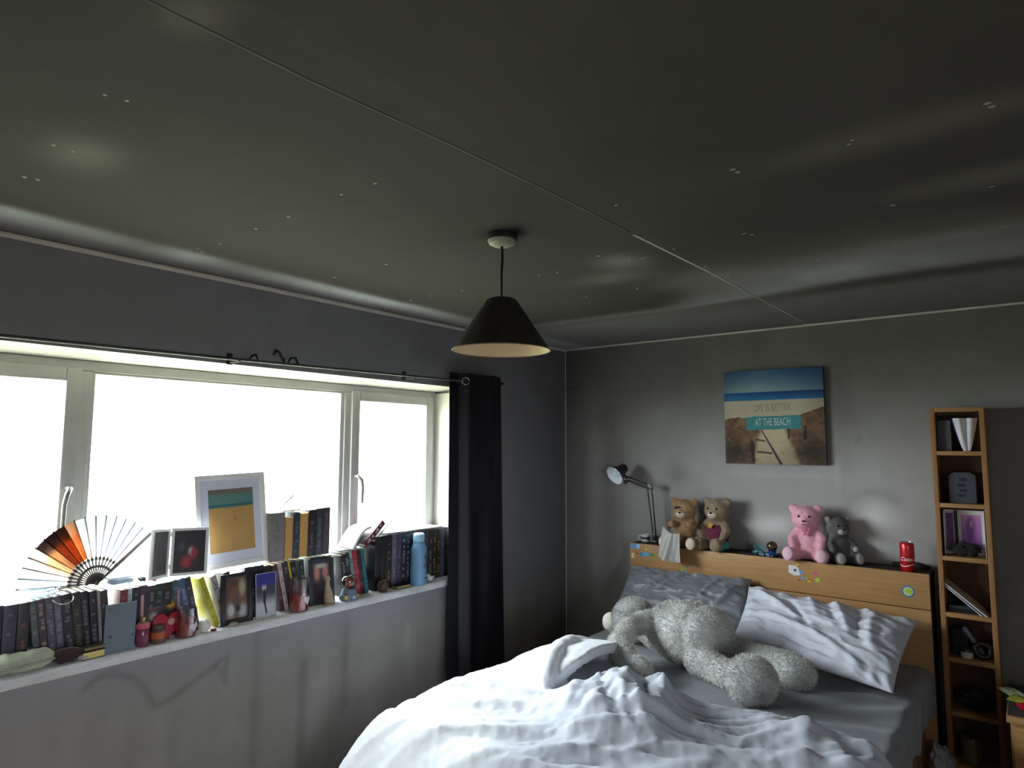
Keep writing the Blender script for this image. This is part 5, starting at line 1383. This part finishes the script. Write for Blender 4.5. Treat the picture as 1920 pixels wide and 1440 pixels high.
obj('cover', boxes([(-0.030, -0.0275, -0.05, 0.08, 0, 0.175), (-0.0025, 0.0, -0.05, 0.08, 0, 0.175), (-0.030, 0.0, -0.052, -0.0495, 0, 0.175)]), bookmat((96, 34, 50)), mb)
obj('pages', box(-0.0272, -0.0028, -0.049, 0.076, 0.003, 0.171), paper, mb)
tmk = title_marks(0.026, 0.17, 99)
obj('spine_title', tmk, mat('spine_ink_200_196_190', (200, 196, 190), rough=0.4), mb, (-0.015, -0.052, 0), kind='stuff')
fl = thing('booklet', 'thin dark booklet sticking out from the maroon book', 'book', (-0.10, -1.852, ZU + 0.012), (0, R(50), RZ))
obj('cover', box(-0.003, 0.0, -0.05, 0.07, 0.02, 0.215), bookmat((60, 50, 66)), fl)
obj('pages', box(-0.0045, -0.0032, -0.048, 0.068, 0.022, 0.212), paper, fl)
# loose pages on top of the tall row
tag(obj('paper_sheaf', box(-0.055, 0.06, -0.24, 0.21, 0, 0.004, 0.001), paper, None, (-0.12, -1.50, ZS + 0.302)), 'loose white sheets lying on the tall right-hand books', 'papers')
# flat books in front
def flat_book(label, loc, w_, d_, t_, c, rz, pm=None):
    t = thing('book', label, 'book', loc, (0, 0, RZ + R(rz)), 'books lying flat on the sill')
    obj('cover', boxes([(-w_ / 2, w_ / 2, -d_ / 2, d_ / 2, 0, 0.002), (-w_ / 2, w_ / 2, -d_ / 2, d_ / 2, t_ - 0.002, t_)]), bookmat(c), t)
    obj('pages', box(-w_ / 2 + 0.003, w_ / 2 - 0.003, -d_ / 2 + 0.002, d_ / 2 - 0.003, 0.0022, t_ - 0.0022), pm or pages_m, t)
gp = mat('golden_page_edge', (220, 200, 120), rough=0.6)
flat_book('book with golden page edge lying flat by the card plaque', (-0.005, -3.232, ZS), .078, .05, .028, (40, 34, 36), 3, gp)
flat_book('small dark book stacked on the golden-edged one', (-0.008, -3.228, ZS + 0.0285), .072, .04, .014, (60, 52, 40), 0, mat('dull_gold_edge', (130, 118, 70), rough=0.6))
flat_book('small book lying flat in front of the tall row', (-0.012, -1.665, ZS), .10, .05, .016, (40, 34, 30), -2, mat('ochre_page_edge', (170, 150, 90), rough=0.7))

# ================================================================ frames and photographs
def pic_frame(label, loc, w_, h_, bar, dep, fm, fn, lean, yaw=0, matw=0.0, matm=None, name='framed_photo', nu=50, nv=60, roll=0.0, group='photo frames on the sill'):
    t = thing(name, label, 'picture frame', loc, (R(-lean), R(roll), RZ + R(yaw)), group)
    obj('frame', boxes([(-w_ / 2, -w_ / 2 + bar, 0, dep, 0, h_), (w_ / 2 - bar, w_ / 2, 0, dep, 0, h_), (-w_ / 2 + bar, w_ / 2 - bar, 0, dep, 0, bar), (-w_ / 2 + bar, w_ / 2 - bar, 0, dep, h_ - bar, h_)], 0.0012), fm, t)
    iw, ih = w_ - 2 * bar, h_ - 2 * bar
    obj('backing', box(-iw / 2, iw / 2, dep * 0.55, dep - 0.0005, bar, h_ - bar), matm or fm, t)
    if fn is not None:
        pw, ph = iw - 2 * matw, ih - 2 * matw
        obj('print', print_mesh(pw, ph, fn, nu, nv, dep * 0.55 - 0.0006), printm, t, (0, 0, bar + matw))
    return t
def sandy(u, v):
    n = fbm(u * 7, v * 7, 4, 13); n2 = fbm(u * 40, v * 40, 2, 14)
    c = mixc((198, 156, 98), (178, 140, 88), n * 0.7 + n2 * 0.3)
    c = mixc(c, (96, 134, 128), sstep(0.69, 0.73, v + 0.02 * (n - 0.5)))
    c = mixc(c, (44, 92, 100), np.exp(-((v - 0.735) / 0.02) ** 2))
    c = mixc(c, (120, 110, 104), sstep(0.91, 0.94, v))
    return mixc(c, (96, 64, 34), np.clip(gblob(u, v, 0.58, 0.58, 0.03, 0.035) + 0.7 * gblob(u, v, 0.57, 0.50, 0.02, 0.02), 0, 1) * (n2 > 0.4))
def two_tone(bgc, blobs, base=None, seed=1):
    def f(u, v):
        n = fbm(u * 6, v * 6, 3, seed)
        c = mixc(bgc, np.array(bgc) * 0.7, n)
        if base is not None: c = mixc(c, base[0], sstep(base[1] + 0.06, base[1] - 0.06, v + 0.1 * (n - 0.5)))
        for (cx, cy, rx, ry, cc) in blobs: c = mixc(c, cc, np.clip(1.5 * gblob(u, v, cx, cy, rx, ry) ** 1.5, 0, 1))
        return c
    return f
white_f = mat('white_frame_paint', (232, 230, 232), rough=0.5, var=0.05, vscale=10)
white_mat = mat('white_mount_board', (214, 216, 234), rough=0.8)
black_f = mat('black_frame_paint', (30, 28, 32), rough=0.4)
dark_blue_f = mat('dark_slate_frame', (52, 52, 66), rough=0.5)
# the big white frame stands on the books and leans on the glass
bf = pic_frame('large white frame with a sandy beach picture on the upper tier', (-0.075, -2.632, ZU + 0.004), 0.335, 0.425, 0.022, 0.022, white_f, None, 7, yaw=-2, matm=white_mat, roll=-2.0)
obj('print', print_mesh(0.215, 0.288, sandy, 80, 100, 0.0112), printm, bf, (0.002, 0, 0.068))
obj('strut', prism([(-0.02, 0.05), (0.02, 0.05), (0.012, 0.30), (-0.012, 0.30)], 0.022, 0.026), black_f, bf)
# hinged double frame
df = pic_frame('right leaf of the hinged white double photo frame', (-0.042, -2.862, ZU + 0.002), 0.150, 0.20, 0.012, 0.010, white_f, two_tone((46, 40, 50), [(0.55, 0.5, 0.1, 0.12, (196, 180, 176)), (0.66, 0.45, 0.12, 0.14, (160, 40, 60)), (0.42, 0.25, 0.2, 0.16, (170, 40, 50)), (0.25, 0.62, 0.12, 0.12, (70, 66, 84))], seed=3), 5, yaw=-12, roll=2)
sl = pic_frame('left leaf', (0, 0, 0), 0.145, 0.20, 0.012, 0.010, white_f, two_tone((110, 108, 114), [(0.5, 0.5, 0.25, 0.3, (92, 90, 98))], seed=4), 0)
# the left leaf is part of the same double frame: hang it under the right leaf as parts
for ch in list(sl.children):
    ch.parent = df
    ch.matrix_parent_inverse = Matrix.Identity(4)
    ch.name = {'frame': 'left_leaf', 'backing': 'left_backing', 'print': 'left_print'}[ch.name.split('.')[0]]
    Mt = Matrix.Translation((-0.0785, 0.0, 0)) @ Euler((0, 0, R(52))).to_matrix().to_4x4() @ Matrix.Translation((-0.0735, 0.0, 0)) @ Matrix.Translation(ch.location)
    ch.matrix_local = Mt
bpy.data.objects.remove(sl, do_unlink=True)
df['label'] = 'hinged white double photo frame standing left of the large white frame'
for z in (0.03, 0.165): obj('hinge', tube([(-0.077, 0.002, z), (-0.077, 0.002, z + 0.02)], 0.0025, 8), MC['eyelet_chrome'], df)
# lower frames in front of the books
pf = pic_frame('pink-edged photo frame with two faces left of the candles', (-0.030, -2.968, ZS), 0.155, 0.215, 0.010, 0.012, mat('rose_frame', (176, 128, 134), rough=0.5), two_tone((58, 48, 54), [(0.3, 0.70, 0.2, 0.16, (120, 88, 82)), (0.3, 0.45, 0.16, 0.1, (176, 168, 166)), (0.78, 0.78, 0.24, 0.2, (92, 102, 100)), (0.82, 0.62, 0.14, 0.08, (200, 150, 40))], seed=6), 6)
pf2 = pic_frame('black photo frame with a dim brown and white portrait', (-0.018, -2.640, ZS), 0.150, 0.222, 0.022, 0.012, black_f, two_tone((110, 74, 60), [(0.75, 0.75, 0.18, 0.25, (170, 156, 130)), (0.35, 0.62, 0.22, 0.2, (120, 74, 62)), (0.25, 0.22, 0.2, 0.2, (196, 194, 196)), (0.75, 0.18, 0.25, 0.2, (168, 170, 180)), (0.5, 0.42, 0.2, 0.1, (100, 70, 66)), (0.55, 0.25, 0.12, 0.1, (40, 38, 46))], seed=7), 6)
def dancer(u, v):
    n = fbm(u * 5, v * 5, 3, 17)
    c = mixc((186, 186, 194), (60, 60, 74), sstep(0.25, 0.6, v + 0.1 * (n - 0.5)))
    c = mixc(c, (50, 48, 140), sstep(0.68, 0.75, v + 0.05 * (n - 0.5)))
    c = mixc(c, (24, 24, 34), np.exp(-(seg(u, v, 0.44, 0.62, 0.42, 0.38) / 0.07) ** 4) + np.exp(-(seg(u, v, 0.42, 0.38, 0.52, 0.12) / 0.04) ** 4))
    return mixc(c, (210, 206, 210), np.clip(1.4 * (gblob(u, v, 0.36, 0.68, 0.045, 0.06) + gblob(u, v, 0.47, 0.68, 0.04, 0.06)), 0, 1))
pf3 = pic_frame('unframed-looking photograph of a dark dancer under blue light', (-0.006, -2.505, ZS), 0.104, 0.205, 0.003, 0.006, mat('photo_white_edge', (170, 170, 176), rough=0.5), dancer, 5, nu=50, nv=80, name='photo_block')
pf3['label'] = 'borderless photo block of a dark figure under a blue band'
pf4 = pic_frame('slate photo frame with two pink faces behind the slim beige figurine', (-0.030, -2.178, ZS), 0.150, 0.225, 0.022, 0.012, dark_blue_f, two_tone((66, 54, 60), [(0.27, 0.72, 0.2, 0.24, (206, 140, 128)), (0.74, 0.74, 0.2, 0.22, (210, 136, 134)), (0.5, 0.92, 0.4, 0.08, (200, 190, 180)), (0.5, 0.3, 0.3, 0.16, (64, 56, 66))], seed=9), 6)
# card plaque at the front edge
pq = thing('card_plaque', 'blue-grey upright card plaque at the front of the sill', 'plaque', (0.010, -3.142, ZS), (R(-4), R(2), RZ))
obj('board', box(-0.056, 0.056, 0, 0.006, 0, 0.183, 0.001), mat('blue_grey_card', (112, 124, 138), rough=0.7, var=0.14, vscale=9), pq)
for i, (x, z, r, c) in enumerate(((-0.042, 0.165, 0.007, (84, 110, 106)), (-0.034, 0.062, 0.006, (70, 70, 84)), (0.045, 0.058, 0.006, (96, 96, 110)))):
    obj('motif', prism(circ(r, 12), -0.0006, 0), mat('motif_%d' % i, c, rough=0.7), pq, (x, 0, z))

# ================================================================ candles, bottles, figurines in front
def lathe_thing(name, label, cat, loc, parts, group=None, rz=0):
    t = thing(name, label, cat, loc, (0, 0, R(rz)), group)
    for pn, prof, m in parts: obj(pn, lathe(prof, 24), m, t)
    return t
pinkg = mat('pink_lacquer', (196, 88, 110), rough=0.3); gold = mat('soft_gold', (206, 184, 110), rough=0.25, metal=0.7)
lathe_thing('perfume_bottle', 'pink perfume bottle with gold pump beside the plaque', 'bottle', (-0.006, -3.050, ZS), [
    ('body', [(0, 0), (0.022, 0), (0.025, 0.004), (0.025, 0.066), (0.022, 0.070), (0, 0.070)], mat('rosy_plum_glass', (120, 60, 84), rough=0.2)),
    ('shoulder', [(0, 0.0702), (0.026, 0.0702), (0.026, 0.084), (0.020, 0.090), (0, 0.090)], pinkg),
    ('pump', [(0, 0.0902), (0.006, 0.0902), (0.006, 0.102), (0.008, 0.103), (0.008, 0.112), (0, 0.112)], gold),
    ('collar', [(0.0065, 0.0903), (0.014, 0.0903), (0.016, 0.096), (0.0065, 0.098)], mat('silver_collar', (190, 188, 190), rough=0.2, metal=0.8))])
lathe_thing('spice_jar', 'squat jar with orange and red label right of the perfume', 'jar', (-0.003, -2.991, ZS), [
    ('body', [(0, 0), (0.026, 0), (0.029, 0.006), (0.029, 0.05), (0.024, 0.056), (0, 0.056)], mat('dusky_jar', (104, 72, 66), rough=0.35, var=0.3, vscale=30)),
    ('label_band', [(0.0292, 0.02), (0.0298, 0.02), (0.0298, 0.044), (0.0292, 0.044)], mat('orange_label', (186, 86, 46), rough=0.5, var=0.3, vscale=40)),
    ('lid', [(0, 0.0562), (0.026, 0.0562), (0.026, 0.07), (0, 0.07)], mat('brown_lid', (80, 66, 60), rough=0.5))])
def heart_box():
    t = thing('heart_box', 'crimson heart-shaped box standing behind the small jars', 'box', (-0.034 + 0.052, -2.938, ZS + 0.052), (R(-8), 0, RZ))
    t.location = (-0.024, -2.945, ZS + 0.062)
    obj('box', prism(heart(0.064), -0.004, 0.010, 0.002), mat('crimson_card', (176, 34, 60), rough=0.4), t)
    obj('emblem', prism(circ(0.014), -0.0052, -0.0042), mat('blush_dot', (206, 160, 150), rough=0.5), t, (0.012, 0, 0.006))
heart_box()
glass_c = clear_mat('candle_glass', (236, 228, 230), 0.16, 0.03)
def candle(label, loc, r, h_, wax, glass_tint, motif, fill):
    t = thing('jar_candle', label, 'candle', loc, (0, 0, RZ), 'jar candles')
    obj('glass', lathe([(0, 0), (r * 0.92, 0), (r, 0.005), (r * 1.03, h_ * 0.55), (r, h_), (r - 0.003, h_), (r - 0.0025, 0.008), (0, 0.007)], 28), glass_c, t)
    obj('wax', lathe([(0, 0.0075), (r - 0.0035, 0.0085), (r - 0.0032, h_ * fill), (0, h_ * fill - 0.002)], 28), wax, t)
    obj('wick', tube([(0, 0, h_ * fill - 0.004), (0.001, 0, h_ * fill + 0.008)], 0.0012, 6), black_f, t)
    if motif:
        me = prism(heart(r * 0.55), 0, 0.0006); v = coords(me)
        a = v[:, 0] / r + 0.35; set_coords(me, np.stack([np.sin(a) * (r * 1.03 + 0.001 + v[:, 1]), -np.cos(a) * (r * 1.03 + 0.001 + v[:, 1]), v[:, 2] + h_ * 0.36], 1))
        obj('heart_motif', me, mat('white_enamel_print', (222, 206, 214), rough=0.4), t)
    return t
candle('pink jar candle with a pale flower print beside the crimson heart', (-0.004, -2.880, ZS), 0.042, 0.118, mat('raspberry_wax', (190, 50, 80), rough=0.35), None, True, 0.62)
candle('red jar candle with a white heart right of the photo block', (-0.004, -2.335, ZS), 0.046, 0.155, mat('scarlet_wax', (206, 30, 60), rough=0.35), None, True, 0.50)
# white egg and flat shell
o = obj('egg', lathe([(0, 0), (0.014, 0.003), (0.024, 0.016), (0.026, 0.028), (0.021, 0.044), (0.011, 0.054), (0, 0.057)], 24), mat('white_porcelain', (222, 218, 216), rough=0.3), None, (-0.002, -2.800, ZS))
tag(o, 'white porcelain egg in front of the yellow book', 'ornament')
o = obj('red_heart', prism(heart(0.014), -0.004, 0.004, 0.001), mat('dark_red_stone', (120, 36, 40), rough=0.3), None, (0.012, -2.765, ZS + 0.0042), (R(-90), 0, RZ))
tag(o, 'tiny dark red heart stone by the white egg', 'ornament')
def shell():
    n = 24; V = []
    u, v = np.meshgrid(np.linspace(-1, 1, 21), np.linspace(0, 1, 12))
    a = u * 1.15; r = 0.034 * v * (1 - 0.08 * np.abs(u))
    z = 0.009 * (1 - v ** 2) + 0.0015 * np.cos(u * 22) * v + 0.003
    me = thicken(grid(np.stack([r * np.sin(a), -r * np.cos(a) + 0.017, z], -1)), 0.0012)
    o = obj('scallop_shell', me, mat('pale_shell', (176, 166, 150), rough=0.5), None, (0.004, -2.668, ZS), (0, 0, RZ))
    tag(o, 'pale flat scallop shell in front of the black photo frame', 'shell')
shell()
def figurine():
    t = thing('figurine', 'slim beige cat-like figurine before the slate photo frame', 'figurine', (0.003, -2.178, ZS), (0, 0, RZ))
    bm = bmesh.new()
    chain(bm, [(0.012, 0, 0.02), (0.008, 0, 0.05), (0.002, 0, 0.085), (0.0, 0, 0.112)], [0.026, 0.023, 0.015, 0.012], 0.25, 14)
    add_ball(bm, (-0.002, -0.004, 0.128), (0.015, 0.016, 0.014), 14)
    for s in (-1, 1): chain(bm, [(s * 0.010 - 0.002, 0, 0.138), (s * 0.012 - 0.002, 0, 0.150)], [0.005, 0.002], 0.3, 8)
    chain(bm, [(0.022, -0.008, 0.008), (0.03, -0.014, 0.006)], [0.009, 0.006], 0.3, 8)
    me = remesh(bm, 0.004, 3, 0.5); v = coords(me); v[:, 2] = np.maximum(v[:, 2], 0); set_coords(me, v)
    bd = obj('body', me, mat('beige_carved_stone', (166, 150, 124), rough=0.6, var=0.2, vscale=40), t)
    obj('plinth', lathe([(0, 0), (0.032, 0), (0.032, 0.008), (0, 0.008)], 20), mat('beige_plinth', (140, 124, 98), rough=0.7), t, (0.010, 0, 0))
figurine()
def snow_globe():
    t = thing('snow_globe', 'colourful snow globe ornament below the leaning books', 'ornament', (-0.004, -2.036, ZS), (0, 0, RZ))
    obj('base', lathe([(0, 0), (0.046, 0), (0.048, 0.010), (0.040, 0.04), (0.034, 0.058), (0, 0.058)], 24), mat('painted_blue_base', (104, 118, 138), rough=0.4, var=0.35, vscale=40), t)
    for i, (a, c) in enumerate(((-0.9, (196, 170, 50)), (0.0, (150, 180, 210)), (0.8, (190, 176, 50)), (1.7, (120, 140, 60)), (-1.8, (90, 130, 90)))):
        obj('flower', ball((0.042 * math.sin(a), -0.042 * math.cos(a), 0.018), (0.014, 0.008, 0.012), 12), mat('enamel_flower_%d' % i, c, rough=0.4), t)
    obj('globe', ball((0, 0, 0.092), 0.040, 24), clear_mat('globe_glass', (214, 206, 204), 0.14, 0.02), t)
    bm = bmesh.new(); add_ball(bm, (0, 0, 0.074), (0.02, 0.016, 0.018), 14); add_ball(bm, (-0.006, -0.004, 0.098), 0.014, 14); add_ball(bm, (0.012, -0.006, 0.096), 0.011, 14)
    obj('inner_figure', to_mesh(bm, smooth=True), mat('red_painted_figure', (176, 72, 56), rough=0.5, var=0.4, vscale=50), t)
snow_globe()
def fir_ball():
    t = thing('ornament', 'small brown carved ball before the tall black books', 'ornament', (-0.008, -1.800, ZS), (0, 0, RZ))
    bm = bmesh.new(); bmesh.ops.create_icosphere(bm, subdivisions=3, radius=0.034)
    for v in bm.verts: v.co *= 1 + 0.07 * math.sin(v.co.x * 320) * math.sin(v.co.z * 300 + v.co.y * 200); v.co.z += 0.036
    obj('ball', to_mesh(bm, smooth=True), mat('dark_carved_wood', (70, 50, 44), rough=0.5, var=0.4, vscale=50), t)
    obj('foot', lathe([(0, 0), (0.022, 0), (0.02, 0.006), (0, 0.007)], 18), mat('reddish_wood_foot', (110, 70, 54), rough=0.5), t)
    obj('cap', ball((-0.004, -0.012, 0.062), (0.012, 0.01, 0.008), 12), mat('terracotta_cap', (150, 84, 66), rough=0.5), t)
fir_ball()
def spray():
    t = thing('spray_bottle', 'pale blue aerosol bottle in front of the tall books', 'bottle', (-0.006, -1.540, ZS), (0, 0, RZ))
    bl_ = mat('pale_blue_enamel', (112, 156, 196), rough=0.35, var=0.08, vscale=12)
    dk = mat('royal_blue_print', (36, 70, 140), rough=0.35)
    obj('can', lathe([(0, 0), (0.044, 0), (0.048, 0.006), (0.047, 0.09), (0.044, 0.14), (0.046, 0.19), (0.045, 0.208), (0.036, 0.226), (0.034, 0.240), (0, 0.242)], 32), bl_, t)
    obj('cap', lathe([(0, 0.2422), (0.033, 0.2422), (0.034, 0.25), (0.033, 0.284), (0.026, 0.292), (0, 0.293)], 28), mat('lighter_blue_cap', (150, 190, 222), rough=0.3), t)
    def wrap(me, r, z0, off=0.0):
        v = coords(me); a = v[:, 0] / r + off
        set_coords(me, np.stack([np.sin(a) * (r + 0.0008 + v[:, 1] * 0), -np.cos(a) * (r + 0.0008), v[:, 2] + z0], 1)); return me
    obj('roundel', wrap(prism(circ(0.016, 24), 0, 0.0002), 0.0452, 0.158, 0.45), dk, t)
    for z, wd in ((0.115, 0.012), (0.104, 0.018), (0.04, 0.014)):
        obj('label_line', wrap(boxes([(-wd + k * wd / 3, -wd + (k + 0.8) * wd / 3, 0, 0.0002, -0.003, 0.003) for k in range(6)]), 0.0475, z, 0.3), dk, t)
spray()
def tiny_fig():
    t = thing('figurine', 'tiny white bird figurine right of the spray bottle', 'figurine', (-0.006, -1.445, ZS), (0, 0, RZ))
    bm = bmesh.new(); add_ball(bm, (0, 0, 0.018), (0.024, 0.017, 0.018), 14); add_ball(bm, (-0.016, -0.002, 0.040), 0.011, 12); chain(bm, [(-0.012, 0, 0.024), (-0.016, 0, 0.038)], [0.011, 0.009], 0.3, 10); chain(bm, [(0.018, 0, 0.02), (0.036, 0, 0.026)], [0.010, 0.004], 0.3, 8)
    me = remesh(bm, 0.003, 3, 0.5); v = coords(me); v[:, 2] -= v[:, 2].min(); set_coords(me, v)
    obj('body', me, mat('white_bisque', (196, 190, 190), rough=0.6), t)
    obj('beak', ball((-0.029, -0.003, 0.039), (0.005, 0.003, 0.003), 8), mat('ochre_beak', (190, 150, 80), rough=0.5), t)
tiny_fig()
# bundle and pouch at the left front
def bundle():
    t = thing('rolled_cloth', 'pale sage rolled cloth at the left front of the sill', 'cloth', (-0.012, -3.46, ZS), (0, 0, RZ))
    xs = np.linspace(-0.11, 0.11, 40); an = np.linspace(0, 2 * math.pi, 30, endpoint=False)
    P = np.zeros((40, 30, 3))
    for i, x in enumerate(xs):
        e = max(0.15, 1 - (abs(x) / 0.115) ** 6)
        for j, a in enumerate(an):
            rr_ = 0.036 * e * (1 + 0.06 * math.sin(a * 3 + x * 40) + 0.05 * math.sin(x * 160 + a))
            P[i, j] = (x, rr_ * 0.95 * math.cos(a), max(0.0, 0.036 + rr_ * math.sin(a)))
    me = grid(P, True); bm = bmesh.new(); bm.from_mesh(me); bmesh.ops.holes_fill(bm, edges=bm.edges[:]); bmesh.ops.recalc_face_normals(bm, faces=bm.faces[:])
    obj('roll', to_mesh(bm, smooth=True), mat('sage_linen', (172, 176, 158), rough=0.9, var=0.18, vscale=20, bump=0.3, bscale=150), t)
    obj('fold', tube([(-0.1, -0.036, 0.03), (0.0, -0.038, 0.026), (0.1, -0.034, 0.034)], 0.004, 8), mat('sage_linen_fold', (150, 154, 138), rough=0.9), t)
bundle()
crumple('pouch', 'dark maroon drawstring pouch right of the rolled cloth', 'pouch', (-0.008, -3.315, ZS), 0.026, mat('maroon_velvet', (58, 32, 38), rough=0.9, sheen=0.4), 61, 1.0, 1.0, 0.12)
bpy.data.objects['pouch'].scale = (1.0, 2.1, 1.0)
o = obj('pebble', ball((0, 0, 0.011), (0.020, 0.014, 0.011), 16), mat('pale_pebble', (170, 162, 166), rough=0.6), None, (0.008, -3.262, ZS), (0, 0, R(80)))
tag(o, 'pale oval pebble between the pouch and the golden-edged book', 'pebble')

# ================================================================ fan and oddments on the upper tier at the left
def fan():
    t = thing('folding_fan', 'open folding fan with orange painted leaf against the window', 'fan', (-0.105, -3.195, ZU + 0.012), (R(-5), 0, RZ))
    wood = mat('dark_fan_wood', (44, 34, 34), rough=0.5); lace = mat('carved_fan_lattice', (70, 58, 56), rough=0.5)
    N = 17; a0, a1 = R(176), R(41)
    rin, rout = 0.105, 0.262
    cols = [(226, 232, 236), (222, 228, 232), (224, 196, 176), (206, 178, 150), (188, 150, 116), (150, 84, 54), (170, 92, 44), (206, 140, 96), (226, 222, 218), (228, 216, 208), (226, 228, 232), (226, 228, 236), (214, 224, 238), (220, 230, 240), (196, 214, 232), (226, 206, 202), (226, 206, 200)]
    for k in range(N):
        a = a0 + (a1 - a0) * k / (N - 1); c, s = math.cos(a), math.sin(a)
        r = obj('rib', prism([(-0.0022, 0.0), (0.0022, 0.0), (0.003, rout + 0.004), (-0.003, rout + 0.004)], -0.001, 0.001), wood if k not in (0, N - 1) else wood, t, (0, 0.0006 * k - 0.005, 0.0), (0, math.pi / 2 - a, 0))
        # carved lower blade
        pl_ = []
        for j in range(5):
            z0 = 0.030 + j * 0.015; w0 = 0.0015 + 0.0042 * (j % 2 == 0)
            pl_.append((-w0, w0, -0.0016, -0.0004, z0, z0 + 0.011))
        obj('carved_blade', boxes(pl_), lace, t, (0, 0.0006 * k - 0.005, 0), (0, math.pi / 2 - a, 0))
        if k < N - 1:
            b = a0 + (a1 - a0) * (k + 1) / (N - 1); m_ = (a + b) / 2
            V = []
            rr_ = np.linspace(rin, rout, 8)
            P = np.zeros((8, 3, 3))
            for i, q in enumerate(rr_):
                P[i, 0] = (q * math.cos(a), 0.0006 * k - 0.006, q * math.sin(a)); P[i, 1] = (q * math.cos(m_) * 1.01, 0.0006 * k - 0.013, q * math.sin(m_) * 1.01); P[i, 2] = (q * math.cos(b), 0.0006 * (k + 1) - 0.006, q * math.sin(b))
            me = thicken(grid(P), 0.0004)
            v = coords(me); rad = np.hypot(v[:, 0], v[:, 2]); tt = sstep(rin, rout, rad)
            n = fbm(v[:, 0] * 40, v[:, 2] * 40, 3, 7)
            base = np.array(cols[k], float)
            dark = np.array((40, 36, 44) if 4 <= k <= 6 else (170, 190, 200))
            w_ = (0.75 if 4 <= k <= 6 else 0.4) * sstep(0.62, 0.95, tt + 0.4 * (n - 0.5))
            rgb = mixc(np.tile(base, (len(v), 1)) * (0.85 + 0.3 * n[:, None]), dark, w_)
            paint(me, lin(np.clip(rgb, 0, 255)))
            obj('leaf_panel', me, mat('fan_leaf_silk', (220, 220, 220), rough=0.7, attr=True, transl=0.8), t)
    obj('pivot', lathe([(0, -0.010), (0.008, -0.010), (0.008, 0.010), (0, 0.010)], 16), mat('brass_pivot', (170, 150, 100), rough=0.3, metal=0.8), t, (0, 0, 0), (R(90), 0, 0))
    obj('guard', prism([(-0.004, 0.0), (0.004, 0.0), (0.007, 0.1), (0.006, rout + 0.008), (-0.006, rout + 0.008), (-0.007, 0.1)], -0.0025, 0.0), wood, t, (0, -0.008, 0), (0, math.pi / 2 - a1, 0))
fan()
clear_pl = clear_mat('clear_plastic', (228, 234, 238), 0.22, 0.05)
for i, (dy, z, r, lb) in enumerate(((0.0, 0.0, 0.062, 'clear plastic dish lowest of the stack under the fan'), (0.006, 0.012, 0.060, 'clear plastic dish in the middle of the stack under the fan'), (-0.004, 0.024, 0.058, 'clear plastic dish on top of the stack under the fan'))):
    d = thing('plastic_dish', lb, 'dish', (-0.088, -3.395 + dy, ZU + 0.002 + z), (0, 0, 0), 'clear plastic dishes')
    obj('dish', lathe([(0, 0), (r * 0.8, 0), (r, 0.010), (r * 1.03, 0.011), (r * 0.98, 0.012), (r * 0.79, 0.002), (0, 0.002)], 32), clear_pl, d)
    obj('rim', tube([(r * 1.02 * math.cos(a), r * 1.02 * math.sin(a), 0.0112) for a in np.linspace(0, 2 * math.pi, 40)[:-1]], 0.0012, 6, True), mat('whitish_rim', (190, 196, 200), rough=0.2), d)
bm = bmesh.new(); 
o = obj('bangle', tube([(0.034 * math.cos(a), 0.034 * math.sin(a), 0) for a in np.linspace(0, 2 * math.pi, 40)[:-1]], 0.003, 8, True), mat('silver_bangle', (200, 204, 206), rough=0.15, metal=0.9), None, (-0.052, -3.325, ZU - 0.012), (R(0), R(38), 0))
tag(o, 'silver bangle hooked over the books under the fan', 'bangle')
def clear_box():
    t = thing('clear_box', 'clear plastic lidded box right of the fan pivot', 'box', (-0.085, -3.115, ZU + 0.002), (0, 0, RZ + R(6)))
    obj('tray', boxes([(-0.055, 0.055, -0.035, 0.035, 0, 0.002), (-0.055, -0.053, -0.035, 0.035, 0.002, 0.026), (0.053, 0.055, -0.035, 0.035, 0.002, 0.026), (-0.053, 0.053, -0.035, -0.033, 0.002, 0.026), (-0.053, 0.053, 0.033, 0.035, 0.002, 0.026)]), clear_pl, t)
    obj('lid', box(-0.057, 0.057, -0.037, 0.037, 0.0262, 0.031, 0.001), mat('frosted_lid', (196, 198, 202), rough=0.25, transl=0.4), t)
    obj('contents', box(-0.04, 0.04, -0.024, 0.024, 0.0022, 0.016, 0.003), paper, t)
clear_box()
crumple('ribbon', 'small crumpled dark ribbon left of the double photo frame', 'ribbon', (-0.05, -3.045, ZU + 0.002), 0.012, mat('dark_ribbon', (50, 48, 60), rough=0.5), 71, 1.8, 0.8, 0.3)
crumple('red_bow', 'tiny red bow at the foot of the double photo frame', 'ribbon', (-0.022, -3.010, ZU + 0.002), 0.009, mat('red_ribbon', (170, 50, 60), rough=0.5), 72, 1.2, 0.8, 0.3)

# ---------------------------------------------------------------- parents keep parts at identity
bpy.context.view_layer.update()
